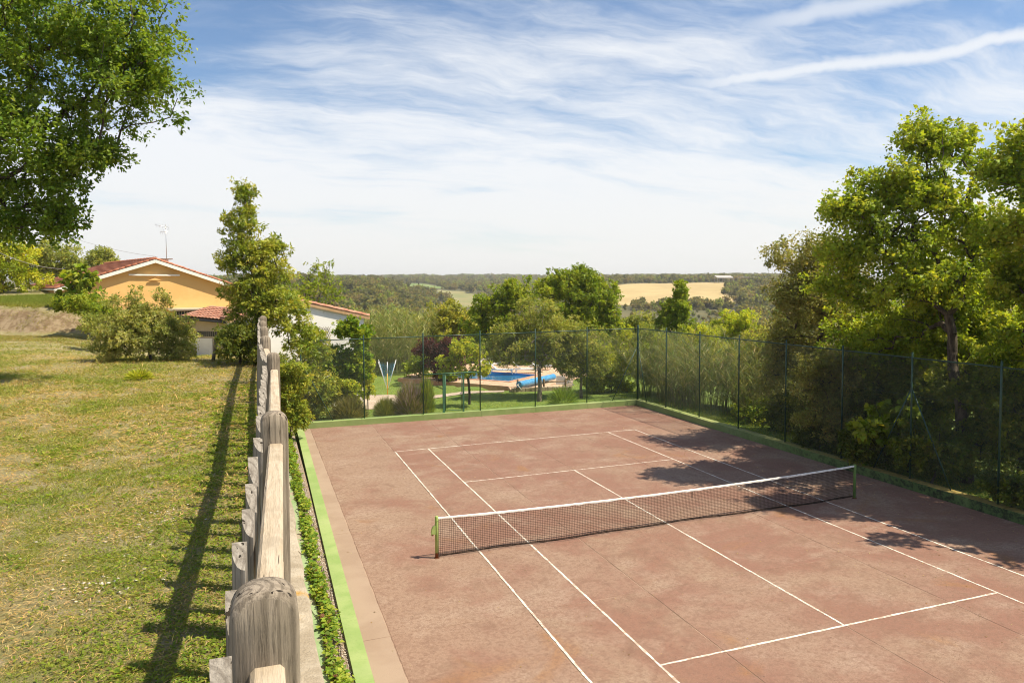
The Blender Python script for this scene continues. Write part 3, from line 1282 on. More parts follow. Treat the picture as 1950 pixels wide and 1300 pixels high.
def wire_panel(a, b, z0, z1, parent, r=.0017, sp=.074):
    """woven diamond mesh between two posts, both ends at their own height"""
    a, b = np.asarray(a, float), np.asarray(b, float)
    L = math.hypot(b[0]-a[0], b[1]-a[1])
    t = np.array([(b[0]-a[0])/L, (b[1]-a[1])/L, 0])
    nrm = np.array([-t[1], t[0], 0])
    H = z1-z0
    st = np.arange(-H, L, sp)
    segs = []
    for sgn in (1, -1):
        for s in st:
            if sgn > 0:
                u0, w0, u1, w1 = s, 0, s+H, H
            else:
                u0, w0, u1, w1 = s, H, s+H, 0
            dw = (w1-w0)/(u1-u0)
            if u0 < 0:
                w0 += -u0*dw
                u0 = 0
            if u1 > L:
                w1 -= (u1-L)*dw
                u1 = L
            if u1-u0 > .02:
                segs.append((u0, w0, u1, w1, sgn))
    sg = np.array(segs)
    slope = (b[2]-a[2])/L
    def pt(u, w):
        return a+t*u[:, None]+np.stack([0*u, 0*u, z0+w+slope*u], -1)
    A, B = pt(sg[:, 0], sg[:, 1]), pt(sg[:, 2], sg[:, 3])
    A += nrm*sg[:, 4:5]*r
    B += nrm*sg[:, 4:5]*r
    D = B-A
    D /= np.linalg.norm(D, axis=1)[:, None]
    Q = np.cross(D, nrm)
    ring = [nrm*r*1.1, -nrm*r*.55+Q*r, -nrm*r*.55-Q*r]
    V = np.concatenate([np.stack([A+o for o in ring], 1), np.stack([B+o for o in ring], 1)], 1).reshape(-1, 3)
    k = np.arange(len(A))[:, None]*6
    j = np.arange(3)
    F = np.stack([k+j, k+(j+1) % 3, k+3+(j+1) % 3, k+3+j], -1).reshape(-1, 4)
    o = link_obj('wire_mesh', np_mesh('wire_mesh', V, F, WIRE), parent)
    o['kind'] = 'stuff'
    return o


FH = 4.06


def wire_fence(posts, label, braces, skip=()):
    root = empty('chain_link_fence', (*posts[0][:2], 0), label, 'fence')
    zb = [cz(p[0])+KERB_H for p in posts]
    for p, z in zip(posts, zb):
        q = MB()
        x, y = p[:2]
        q.tube([(x, y, z-.05), (x, y, z+FH), (x, y, z+FH+.012)], [.031, .031, .018], 10)
        q.build('post', PIPE, root)
    for (p, z), (p2, z2) in zip(zip(posts[:-1], zb[:-1]), zip(posts[1:], zb[1:])):
        q = MB()
        q.tube([(p[0], p[1], z+FH-.17), (p2[0], p2[1], z2+FH-.17)], .021, 8)
        q.build('top_rail', PIPE, root)
        q = MB()
        mid = [((1-f)*p[0]+f*p2[0], (1-f)*p[1]+f*p2[1], (1-f)*z+f*z2) for f in (0, .25, .5, .75, 1)]
        for hh in (.06, FH*.34, FH*.66):
            q.tube([(m_[0], m_[1], m_[2]+hh-.012*(1-abs(2*f-1))) for m_, f in zip(mid, (0, .25, .5, .75, 1))], .0025, 4, caps=False)
        q.build('tension_wire', WIRE, root)
    for i, (p, p2) in enumerate(zip(posts[:-1], posts[1:])):
        if i in skip:
            continue
        wire_panel((p[0], p[1], zb[i]), (p2[0], p2[1], zb[i+1]), .03, FH-.13, root)
    for (i, f) in braces:
        p = posts[i]
        p2 = posts[i+1] if f > 0 else posts[i-1]
        f = abs(f)
        z = zb[i]
        q = MB()
        q.tube([(p[0], p[1], z+FH*.72), (p[0]+(p2[0]-p[0])*f, p[1]+(p2[1]-p[1])*f, z-.02)], .021, 8)
        q.build('brace', PIPE, root)
    return root


FPO = [(-8.75, 18.52), (-5.8, 18.42), (-2.89, 18.30), (.04, 18.18), (3.03, 18.10), (5.97, 18.01), (8.95, 17.9)]
far_f = wire_fence(FPO, 'tall dark green wire fence at the far end, garden and pool behind', [(0, .5), (6, -.5)], skip=(2,))
RPO = [(8.97, 17.9), (9.0, 15.0), (9.0, 12.03), (9.02, 9.09), (9.04, 6.14), (9.05, 3.2), (9.05, .28), (9.06, -2.67), (9.06, -5.6), (9.06, -8.5)]
wire_fence([(8.985, 17.86)]+RPO[1:], 'tall dark green wire fence running beside the trees', [(0, .32), (6, -.5), (6, .5)])
# gate bay in the far fence: mesh above and beside the gate
g0, g1 = FPO[2], FPO[3]
zg = cz(-1.4)+KERB_H
wire_panel((*g0, cz(g0[0])), (*g1, cz(g1[0])), KERB_H+1.95, KERB_H+FH-.13, far_f)


def lerp2(f):
    return (g0[0]+(g1[0]-g0[0])*f, g0[1]+(g1[1]-g0[1])*f)


ga, gb = lerp2(.355), lerp2(.70)
wire_panel((*g0, cz(g0[0])), (*ga, cz(ga[0])), KERB_H+.03, KERB_H+1.95, far_f)
wire_panel((*gb, cz(gb[0])), (*g1, cz(g1[0])), KERB_H+.03, KERB_H+1.95, far_f)
gate = empty('garden_gate', (*lerp2(.5), zg), 'narrow green gate frame set into the far wire fence', 'gate')
q = MB()
q.tube([(*g0, cz(g0[0])+KERB_H+1.98), (*g1, cz(g1[0])+KERB_H+1.98)], .03, 8)
q.build('lintel', PIPE2, gate)
for f, w in ((.355, .12), (.70, .085)):
    x, y = lerp2(f)
    q = MB()
    q.box((x, y, zg+.96), (w, .06, 1.98))
    q.build('gate_post', PIPE2, gate)
ga2, gb2 = lerp2(.385), lerp2(.672)
for za, nm in ((.10, 'bottom_bar'), (1.88, 'top_bar')):
    q = MB()
    q.tube([(*ga2, zg+za), (*gb2, zg+za)], .02, 8)
    q.build(nm, PIPE2, gate)
for f, nm in ((.385, 'stile'), (.672, 'stile')):
    q = MB()
    q.tube([(*lerp2(f), zg+.08), (*lerp2(f), zg+1.9)], .02, 8)
    q.build(nm, PIPE2, gate)
wire_panel((*ga2, cz(ga2[0])), (*gb2, cz(gb2[0])), KERB_H+.1, KERB_H+1.88, gate)
q = MB()
q.box((lerp2(.655)[0], lerp2(.655)[1]-.05, zg+.95), (.10, .05, .07))
q.build('latch', plain('galvanised', (.5, .5, .48), .4, .8), gate)

# ------------------------------------------------------------------ tennis net
NETP = None


def net_post_mat():
    m, k, b, pos, out = new_mat('chipped_green_post_paint')
    tc = k.n('ShaderNodeTexCoord').outputs['Object']
    n = k.noise(tc, 12, 6, .65, .3)
    sep = k.n('ShaderNodeSeparateXYZ', i_0=tc)
    base_r = k.ss(k.math('ADD', sep.outputs[2], k.math('MULTIPLY', k.math('SUBTRACT', n, .5), .25)), .10, .18, 1.0, 0.0)
    rust = k.mix(k.ss(n, .4, .6), (.20, .062, .022), (.09, .032, .016))
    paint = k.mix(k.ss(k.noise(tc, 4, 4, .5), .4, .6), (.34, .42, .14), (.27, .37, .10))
    f = k.math('MAXIMUM', base_r, k.ss(n, .62, .66))
    k.link(k.mix(f, paint, rust), b.inputs['Base Color'])
    b.inputs['Roughness'].default_value = .6
    bump(k, b, n, .3, .004)
    return m


NP_ = net_post_mat()
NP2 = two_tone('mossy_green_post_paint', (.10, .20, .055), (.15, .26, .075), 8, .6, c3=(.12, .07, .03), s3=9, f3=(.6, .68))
XL, XR = -6.60, 6.52
net = empty('tennis_net', (0, 0, 0), 'black tennis net with a white top band strung across the court', 'net')
CORD = plain('net_cord', (.022, .017, .014), .85, 0, .1, .2, 4)
BAND = two_tone('frayed_white_band', (.62, .60, .57), (.82, .81, .78), 9, .9, bscale=60, bstr=.5, bdist=.004)
x0n, x1n = XL+.05, XR-.05


def net_top(x):
    f = (np.asarray(x, float)-x0n)/(x1n-x0n)
    return cz(np.asarray(x, float))+1.01-.10*(4*f*(1-f))


def net_y(x, w):
    """slight billow and drag of the hanging cloth; w 0 top .. 1 bottom"""
    x = np.asarray(x, float)
    return .035*np.sin(x*.9+1)*np.sin(math.pi*w*.5)+.03*w*np.sin(x*2.3)


V, F = [], []
nv = 0
r = .0037
sp = .0475
BOT = .035
nx = int((x1n-x0n)/sp)
xs_ = x0n+np.arange(nx+1)*(x1n-x0n)/nx
rows = 20
wl = np.linspace(0, 1, 7)


def strip_cords(PA, side):
    """PA (n,m,3) poly-lines -> flat crossed ribbons"""
    global nv
    n, m, _ = PA.shape
    for s in side:
        A = PA+s
        B = PA-s
        V.append(np.stack([A, B], 2).reshape(-1, 3))
        i, j = np.meshgrid(np.arange(n), np.arange(m-1), indexing='ij')
        a = nv+(i*m+j)*2
        F.append(np.stack([a, a+1, a+3, a+2], -1).reshape(-1, 4))
        nv += n*m*2


PA = np.stack([np.stack([np.full(nx+1, 0)+xs_, net_y(xs_, w), net_top(xs_)*(1-w)+(cz(xs_)+BOT)*w], -1) for w in wl], 1)
strip_cords(PA, [np.array([r, 0, 0])])
xx = np.linspace(x0n, x1n, 90)
PA = np.stack([np.stack([xx, net_y(xx, w), net_top(xx)*(1-w)+(cz(xx)+BOT)*w], -1) for w in np.linspace(.02, 1, rows+1)], 0)
strip_cords(PA, [np.array([0, 0, r])])
# slack folds gathered along the foot
PA = np.stack([np.stack([xx, net_y(xx, 1)-.012*k_, cz(xx)+BOT+.012*k_+.008*np.sin(xx*7+k_)], -1) for k_ in range(6)], 0)
strip_cords(PA, [np.array([0, 0, r*1.3])])
mshd = link_obj('net_mesh', np_mesh('net_mesh', np.concatenate(V), np.concatenate(F), CORD), net)
mshd['kind'] = 'stuff'
# top band: folded canvas
q = MB()
xb = np.linspace(x0n-.02, x1n+.02, 100)
rgb = np.random.default_rng(8)
hb = .052+.006*rgb.normal(size=100)
V1 = []
F1 = []
for i, x in enumerate(xb):
    zt = float(net_top(x))+.006
    for yv, dz in ((-.014, -hb[i]), (-.016, -.012), (0, .004), (.016, -.012), (.014, -hb[i])):
        V1.append((x, yv, zt+dz))
for i in range(99):
    for c_ in range(4):
        F1.append((i*5+c_, (i+1)*5+c_, (i+1)*5+c_+1, i*5+c_+1))
q.add(V1, F1, True)
q.build('top_band', BAND, net)
q = MB()
xs0 = .72
q.beam((xs0, -.018, float(net_top(xs0))-.05), (xs0, -.018+.005, float(net_top(xs0))-.24), .018, .006, up=(0, 1, 0))
q.build('centre_strap', CORD, net)


def net_post(x, label, m, winch):
    p = empty('net_post', (x, 0, cz(x)), label, 'post')
    q = MB()
    q.tube([(0, 0, -.08), (0, 0, 1.03), (0, 0, 1.045), (0, 0, 1.052)], [.042, .042, .036, .015], 14)
    q.build('pipe', m, p, (0, 0, 0))
    q = MB()
    q.tube([(0, 0, .93), (0, 0, .95)], .046, 14)
    q.build('collar', m, p, (0, 0, 0))
    q = MB()
    q.tube([(0, 0, 0.002), (0, 0, .018)], [.07, .062], 14)
    q.build('base_ring', two_tone('rusty_iron', (.16, .06, .025), (.08, .035, .02), 14, .9), p, (0, 0, 0))
    if winch:
        # ratchet housing with a curved back
        q = MB()
        prof = [(-.035, .82), (-.09, .80), (-.125, .74), (-.14, .64), (-.135, .575), (-.10, .57), (-.085, .61), (-.035, .60)]
        k = len(prof)
        V = [(xx_, -.035, z) for xx_, z in prof]+[(xx_, .035, z) for xx_, z in prof]
        q.add(V, [(i, (i+1) % k, (i+1) % k+k, i+k) for i in range(k)]+[tuple(range(k))[::-1], tuple(range(k, 2*k))])
        w = q.build('winch', m, p, (0, 0, 0))
        q = MB()
        q.tube([(-.11, -.06, .60), (-.11, .05, .60)], .02, 10)
        q.build('spindle', two_tone('rusty_steel', (.20, .08, .03), (.10, .05, .03), 20, .8), w, (0, 0, 0))
    q = MB()
    s = 1 if x < 0 else -1
    q.tube([(s*.03, 0, 1.0), (s*.08, 0, 1.005)], .006, 6)
    q.build('cable_eye', BAND, p, (0, 0, 0))
    return p


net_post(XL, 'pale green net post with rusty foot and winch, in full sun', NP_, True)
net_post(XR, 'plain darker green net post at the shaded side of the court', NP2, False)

# ------------------------------------------------------------------ houses
TILE = two_tone('clay_roof_tile', (.36, .125, .065), (.44, .185, .11), 1.4, .85, bscale=20, bstr=.4, bdist=.02, c3=(.23, .10, .07), s3=3.0, f3=(.55, .75))
TILE_OLD = two_tone('sun_bleached_tile', (.42, .185, .115), (.50, .27, .19), 2.2, .85, bscale=20, bstr=.4, bdist=.02, c3=(.30, .15, .10), s3=5.0, f3=(.52, .72))
OCHRE = two_tone('ochre_render', (.66, .40, .145), (.71, .44, .17), .8, .9, bscale=30, bstr=.25, bdist=.01, c3=(.58, .35, .13), s3=.5, f3=(.55, .8))
WHITEP = two_tone('white_render', (.78, .76, .71), (.84, .82, .78), 1.2, .9, bscale=30, bstr=.3, bdist=.01, c3=(.50, .47, .40), s3=2.0, f3=(.62, .78))
WHITEW = plain('white_trim', (.78, .74, .66), .7, 0, .3, .08, 2)
DARKM = plain('dark_grille_metal', (.03, .03, .032), .5, 0, .4, .2, 5)
BEIGE = two_tone('beige_render', (.42, .34, .24), (.50, .42, .31), 1.0, .92, bscale=20, bstr=.3, bdist=.01)
DIMGLASS = plain('window_glass', (.02, .022, .025), .08, 0, .6, .1, 1)


def tile_slope(o, along, down, La, Ld, cw=.26, ch=.36, amp=.035, lip=.05):
    """overlapping courses of barrel tiles; o = top front corner"""
    o, along, down = (np.asarray(v, float) for v in (o, along, down))
    along = along/np.linalg.norm(along)
    down = down/np.linalg.norm(down)
    n = np.cross(along, down)
    if n[2] < 0:
        n = -n
    nc = max(2, int(round(La/cw)))
    u = np.linspace(0, La, nc*6+1)
    ph = (u/La*nc) % 1.0
    wave = amp*np.abs(np.sin(math.pi*ph))**.7
    V, F, b0 = [], [], 0
    nr = int(round(Ld/ch))
    m = len(u)
    for j in range(nr):
        t0, t1 = j*Ld/nr-.04, (j+1)*Ld/nr
        jit = .010*np.sin(np.floor(u/La*nc)*12.9898+j*78.2)
        rows = []
        for t, hgt in ((t0, .0), (t1, lip), (t1, lip-.035)):
            hh = hgt+wave*(1.0 if t == t1 else .8)
            rows.append(o+along*u[:, None]+down*(t+(jit[:, None] if t == t1 else 0))+n*hh[:, None])
        V += rows
        i = np.arange(m-1)
        for r_ in range(2):
            F.append(np.stack([b0+r_*m+i, b0+r_*m+i+1, b0+(r_+1)*m+i+1, b0+(r_+1)*m+i], -1))
        b0 += 3*m
    return np.concatenate(V), np.concatenate(F)


def half_tile(L=.40, r=.10):
    q = MB()
    n = 7
    V, F = [], []
    for x, rr in ((0, r*1.06), (L, r*.92)):
        for k_ in (1.0, .82):
            for i in range(n):
                t = math.pi*i/(n-1)
                V.append((x, rr*k_*math.cos(t), rr*k_*math.sin(t)))
    for i in range(n-1):
        F += [(i, i+1, 2*n+i+1, 2*n+i), (n+i, 3*n+i, 3*n+i+1, n+i+1), (i, n+i, n+i+1, i+1)]
    q.add(V, F, True)
    return q


HT = half_tile().mesh('rake_tile', TILE)
HT_OLD = half_tile(.46, .11).mesh('rake_tile', TILE_OLD)


def tile_row(name, me, a, b, step, parent, lift=.03):
    """a row of loose barrel tiles from a (low) to b (high)"""
    a, b = np.asarray(a, float), np.asarray(b, float)
    L = np.linalg.norm(b-a)
    n = int(L/step)
    t = Vector((b-a)/L)
    q = t.to_track_quat('X', 'Z')
    pl = Vector(parent.location)
    for i in range(n):
        o = bpy.data.objects.new(name, me)
        C.objects.link(o)
        o.parent = parent
        o.rotation_mode = 'QUATERNION'
        o.rotation_quaternion = q
        o.location = Vector(a+(b-a)*i/n+np.array([0, 0, lift+.012*(i % 2)]))-pl


def gable_house(name, label, apex, rv, sl_len_l, sl_len_r, pitch, Lr, zb, wallm, tilem, rowmesh, over=.55, step=.36, fascia=WHITEW, fh=.20):
    """gable end towards the viewer. apex: ridge point over the front wall; rv: ridge direction (2-D, backwards)"""
    apex = np.asarray(apex, float)
    r3 = np.array([rv[0], rv[1], 0.0])
    r3 /= np.linalg.norm(r3)
    a3 = np.array([r3[1], -r3[0], 0.0])
    root = empty(name, (apex[0], apex[1], zb), label, 'house')
    tl = math.tan(pitch)
    wl_, wr = sl_len_l-.35, sl_len_r-.35
    f = apex
    V = []
    for off in (0.0, .3):
        c = f+r3*off
        V += [c-a3*wl_+[0, 0, zb-apex[2]], c-a3*wl_+[0, 0, -tl*wl_-.02], c+[0, 0, -.02], c+a3*wr+[0, 0, -tl*wr-.02], c+a3*wr+[0, 0, zb-apex[2]]]
    q = MB()
    q.add(V, [(4, 3, 2, 1, 0), (5, 6, 7, 8, 9)]+[(i, (i+1) % 5, (i+1) % 5+5, i+5) for i in range(5)])
    q.build('gable_wall', wallm, root)
    for s, ww in ((-1, wl_), (1, wr)):
        q = MB()
        p0 = f+a3*s*ww
        q.beam(p0+r3*.302+[0, 0, (zb-apex[2]-tl*ww)/2], p0+r3*(Lr-.3)+[0, 0, (zb-apex[2]-tl*ww)/2], .28, apex[2]-tl*ww-zb-.06)
        q.build('side_wall', wallm, root)
    q = MB()
    p0 = f+r3*Lr
    V = []
    for off in (-.3, .0):
        c = p0+r3*off
        V += [c-a3*wl_+[0, 0, zb-apex[2]], c-a3*wl_+[0, 0, -tl*wl_-.02], c+[0, 0, -.02], c+a3*wr+[0, 0, -tl*wr-.02], c+a3*wr+[0, 0, zb-apex[2]]]
    q.add(V, [(4, 3, 2, 1, 0), (5, 6, 7, 8, 9)]+[(i, (i+1) % 5, (i+1) % 5+5, i+5) for i in range(5)])
    q.build('rear_wall', wallm, root)
    front = f-r3*over
    roof = None
    for s, ln in ((-1, sl_len_l), (1, sl_len_r)):
        dn = a3*s+np.array([0, 0, -tl])
        # timber deck
        q = MB()
        p0, p1 = front, front+r3*(Lr+2*over)
        e = dn*ln
        V = [p0, p1, p1+e, p0+e]
        V = [v+np.array([0, 0, .02]) for v in V]+[v+np.array([0, 0, .10]) for v in V]
        q.add(V, [(0, 1, 2, 3)[::-1], (4, 5, 6, 7)]+[(i, (i+1) % 4, (i+1) % 4+4, i+4) for i in range(4)])
        rf = q.build('roof', fascia, root)
        roof = roof or rf
        VV, FF = tile_slope(front+[0, 0, .115], r3, dn, Lr+2*over, ln*math.hypot(1, tl))
        t = link_obj('roof_tiles', np_mesh('roof_tiles', VV, FF, tilem), rf, None)
        t['kind'] = 'stuff'
        # verge board and the tiles that cap it
        q = MB()
        q.beam(front-r3*.025+[0, 0, -.02], front-r3*.025+dn*ln+[0, 0, -.02], .04, fh, up=(0, 0, 1))
        q.build('verge_board', fascia, root)
        tile_row('rake_tile', rowmesh, front+r3*.05+dn*ln+[0, 0, .10], front+r3*.05+[0, 0, .10], step, root)
    tile_row('ridge_tile', rowmesh, front+[0, 0, .13], front+r3*(Lr+2*over)+[0, 0, .13], step, root)
    return root, r3, a3


# ochre house beyond the bank
th_ = math.radians(-22)
apex1 = at(293, 497, 48.0)
house, hr, ha = gable_house('ochre_house', 'ochre rendered house with a wide red tiled gable behind the bushes', apex1, (math.sin(th_), math.cos(th_)),
                            5.75, 5.75, math.atan(.335), 13.0, 2.2, OCHRE, TILE, HT, over=.34)
q = MB()
c = apex1-hr*.09+[0, 0, -.92]
q.beam(c-ha*1.55, c+ha*1.55, .16, .10)
q.build('ledge', WHITEW, house)
q = MB()
c = apex1-hr*.07+[0, 0, -1.28]
V = [c-ha*.42, c+ha*.42, c+[0, 0, .17], c-ha*.42-hr*.10, c+ha*.42-hr*.10, c+[0, 0, .17]-hr*.10]
q.add(V, [(0, 1, 2)[::-1], (3, 4, 5), (0, 1, 4, 3), (1, 2, 5, 4), (2, 0, 3, 5)])
q.build('wall_vent', OCHRE, house)
# sun canopy slab low on the gable, with the barred window below it
q = MB()
c = apex1+ha*2.9-hr*.42+[0, 0, -3.16]
q.beam(c-ha*2.3, c+ha*2.3, .80, .10)
q.build('canopy', two_tone('pale_canopy', (.55, .45, .30), (.62, .52, .36), 2, .9), house)
q = MB()
q.beam(c-ha*2.3+hr*-.43+[0, 0, -.09], c+ha*2.3+hr*-.43+[0, 0, -.09], .06, .07)
q.build('canopy_beam', plain('weathered_beam', (.16, .14, .12), .9), house)
wc = apex1+ha*2.0+[0, 0, -3.72]
q = MB()
q.beam(wc-ha*.75-hr*.012, wc+ha*.75-hr*.012, .03, .75)
wd = q.build('window', DIMGLASS, house)
for i in range(9):
    q = MB()
    p = wc-ha*(.70-i*.175)-hr*.07
    q.tube([p+[0, 0, -.4], p+[0, 0, .4]], .014, 5)
    q.build('window_bar', WHITEW, wd)
# chimney with its slab
ch = at(309, 494, 51.0)
q = MB()
q.box(ch+[0, 0, -.45], (.7, .5, .9), .3)
cm = q.build('chimney', WHITEP, house)
q = MB()
q.box(ch+[0, 0, .03], (1.2, .8, .05), .3)
q.build('chimney_slab', plain('slab_brown', (.20, .14, .10), .9), cm)

# aerial: own thing fixed to the chimney
ALU = plain('aluminium', (.55, .55, .53), .35, .9, .5, .1, 4)
ab = at(317, 489, 51.0)
ant = empty('tv_aerial', ab, 'thin television aerial mast above the ridge of the ochre house', 'aerial')
q = MB()
top = at(315, 428, 51.0)
q.tube([ab-[0, 0, .35], ab+[0, 0, (top-ab)[2]]], .022, 6)
q.build('mast', ALU, ant)
for hz, dirv, L, ne in ((-.15, ha*-1.0+[0, 0, .15], .9, 5), (-.5, ha*-.6+hr*.5, .5, 4)):
    q = MB()
    p = ab+np.array([0, 0, (top-ab)[2]+hz])
    dv = np.asarray(dirv, float)/np.linalg.norm(dirv)
    sd = np.cross(dv, [0, 0, 1.0])
    sd /= np.linalg.norm(sd)
    sd2 = (sd*.45+np.array([0, 0, .9]))
    q.tube([p-dv*L*.25, p+dv*L*.75], .012, 5)
    bo = q.build('boom', ALU, ant)
    q = MB()
    for i in range(ne):
        c = p+dv*L*(-.2+.9*i/(ne-1))
        q.tube([c-sd2*.22*(1-.08*i), c+sd2*.22*(1-.08*i)], .007, 4)
    q.build('elements', ALU, bo)

# low tiled outbuilding in front of it
e0, e1 = at(343, 604, 41.5), at(500, 618, 40.0)
dv = e1-e0
Lp = np.linalg.norm(dv[:2])
du = np.array([dv[0], dv[1], 0])/Lp
bk = np.array([-du[1], du[0], 0])
if bk[1] < 0:
    bk = -bk
shed = empty('outbuilding', (e0[0], e0[1], 2.0), 'low beige outbuilding with a faded barrel tile roof below the ochre house', 'building')
upv = bk*2.6+np.array([0, 0, .50])
VV, FF = tile_slope(e0+upv+[0, 0, .05], dv/np.linalg.norm(dv), -upv, np.linalg.norm(dv), np.linalg.norm(upv), cw=.24, ch=.40, amp=.06)
t = link_obj('roof_tiles', np_mesh('roof_tiles', VV, FF, TILE_OLD), shed)
t['kind'] = 'stuff'
q = MB()
V = [e0+bk*.05-[0, 0, .02], e1+bk*.05-[0, 0, .02], e1+upv, e0+upv]
V = V+[v-np.array([0, 0, .10]) for v in V]
q.add(V, [(0, 1, 2, 3), (7, 6, 5, 4)]+[(i, i+4, (i+1) % 4+4, (i+1) % 4) for i in range(4)])
q.build('roof', BEIGE, shed)
q = MB()
q.tube([e0-bk*.06-[0, 0, .06], e1-bk*.06-[0, 0, .06]], .05, 8)
q.build('eaves_gutter', DARKM, shed)
z0 = 1.8
q = MB()
w0, w1 = e0+bk*.55+du*.3, e1+bk*.55
hgt = e0[2]-.12-z0
q.beam((w0[0], w0[1], z0+hgt/2), (w1[0], w1[1], z0+hgt/2), .2, hgt)
q.build('front_wall', BEIGE, shed)
q = MB()
wa = w0+du*.2-bk*.12
q.beam((wa[0], wa[1], e0[2]-.95), (wa[0]+du[0]*1.7, wa[1]+du[1]*1.7, e0[2]-.95), .03, .28)
wd = q.build('slatted_opening', DIMGLASS, shed)
for i in range(12):
    q = MB()
    p = wa+du*(.07+i*.142)-bk*.03
    q.box((p[0], p[1], e0[2]-.95), (.03, .03, .27), math.atan2(du[1], du[0]))
    q.build('slat', plain('slat_grey', (.22, .21, .19), .8) if i == 0 else bpy.data.materials['slat_grey'], wd)
q = MB()
q.beam((wa[0]+du[0]*.1-bk[0]*.012, wa[1]+du[1]*.1-bk[1]*.012, e0[2]-1.75), (wa[0]+du[0]*1.3-bk[0]*.012, wa[1]+du[1]*1.3-bk[1]*.012, e0[2]-1.75), .03, 1.1)
q.build('shutter', WHITEP, shed)

# white garden house with creeper
th2 = math.radians(-10)
apex2 = at(573, 577, 41.0)
gh, gr, ga_ = gable_house('white_garden_house', 'white garden house with a shallow tiled gable half covered in creeper', apex2, (math.sin(th2), math.cos(th2)),
                          3.95, 3.95, math.atan(.235), 7.0, -.6, WHITEP, TILE_OLD, HT_OLD, over=.10, step=.42, fascia=two_tone('timber_verge', (.42, .26, .13), (.50, .33, .19), 5, .85), fh=.15)
# lattice on its wall
LATT = plain('grey_lattice', (.30, .26, .21), .9, 0, .2, .2, 6)
lc = apex2+ga_*1.30-gr*.05+[0, 0, -2.0]
lat = empty('trellis', lc, 'grey diamond trellis fixed to the white garden house wall', 'trellis')
for s in (-1, 1):
    for i in range(-5, 6):
        lo, hi = -.62, .62
        pts = []
        for w in np.linspace(lo, hi, 25):
            u = i*.14+s*w*.55
            if -.36 < u < .36:
                pts.append((u, w))
        if len(pts) > 2:
            q = MB()
            a, b2 = pts[0], pts[-1]
            q.beam(lc+ga_*a[0]+[0, 0, a[1]]-gr*(.012*s), lc+ga_*b2[0]+[0, 0, b2[1]]-gr*(.012*s), .022, .012, up=gr)
            q.build('lath', LATT, lat)

# ------------------------------------------------------------------ far farm buildings
FD = 770.0
hp = far_pt(1378, FD)
hay = empty('hay_barn', hp, 'open sided grey roofed barn at the top of the wheat field', 'barn')
ex, ey = _r0[:2], np.array([math.sin(YAW), math.cos(YAW)])
ROOFG = plain('corrugated_grey', (.42, .39, .36), .6, .1, .4, .1, .3)


def lbox(p, c, s, name, m, parent):
    q = MB()
    q.box((p[0]+ex[0]*c[0]+ey[0]*c[1], p[1]+ex[1]*c[0]+ey[1]*c[1], p[2]+c[2]), s, -YAW)
    return q.build(name, m, parent)


q = MB()
V = []
for u, w, z in ((-8.5, -6, 5.6), (8.5, -6, 5.6), (8.5, 6, 8.2), (-8.5, 6, 8.2)):
    V.append((hp[0]+ex[0]*u+ey[0]*w, hp[1]+ex[1]*u+ey[1]*w, hp[2]+z))
V += [(a, b2, c-.25) for a, b2, c in V]
q.add(V, [(0, 1, 2, 3), (7, 6, 5, 4)]+[(i, i+4, (i+1) % 4+4, (i+1) % 4) for i in range(4)])
q.build('roof', ROOFG, hay)
for u in (-8, -2.7, 2.7, 8):
    for w in (-5.6, 5.6):
        lbox(hp, (u, w, 3.0 if w < 0 else 4.0), (.4, .4, 5.4 if w < 0 else 7.6), 'post', ROOFG, hay)
bp_ = far_pt(1432, 745)
farm = empty('brick_farm_building', bp_, 'long low brick farm building with a flat grey roof beyond the wheat', 'building')
BRICK = two_tone('far_brick', (.36, .21, .15), (.42, .28, .20), .3, .9)
PINK = two_tone('pinkish_render', (.52, .38, .30), (.58, .44, .36), .3, .9)
lbox(bp_, (-8, 0, 3.2), (10, 9, 6.4), 'brick_wing', BRICK, farm)
lbox(bp_, (5, 0, 3.2), (16, 9, 6.4), 'rendered_wing', PINK, farm)
lbox(bp_, (0, 0, 6.75), (27, 10, .7), 'roof', ROOFG, farm)
for u in (-1.2, 1.8, 5.0, 8.0):
    lbox(bp_, (u, -4.54, 3.9), (1.3, .14, 2.0), 'window', DARKM, farm)
lbox(bp_, (-9, -4.54, 2.4), (2.4, .14, 2.4), 'door', DARKM, farm)

# ------------------------------------------------------------------ pool and terrace
PAVE = two_tone('terracotta_paving', (.52, .34, .22), (.60, .42, .29), 1.6, .85, bscale=30, bstr=.3, bdist=.01, c3=(.42, .30, .22), s3=.8)
e1_ = np.array([.75, .66])
e1_ /= np.linalg.norm(e1_)
e2_ = np.array([-e1_[1], e1_[0]])
PB = np.array([5.7, 30.08])
PW, PLn = 4.3, 5.6
DZ = .04
WZ = -.29


def pp(u, w, z=DZ):
    p = PB+e1_*u+e2_*w
    return np.array([p[0], p[1], z])


deck = empty('pool_deck', (*PB, DZ), kind='structure')


def deck_piece(name, u0, u1, w0, w1, z1, z0, m, parent):
    q = MB()
    P = [pp(u0, w0), pp(u1, w0), pp(u1, w1), pp(u0, w1)]
    q.prism([(p[0], p[1]) for p in P], z0, z1)
    return q.build(name, m, parent)


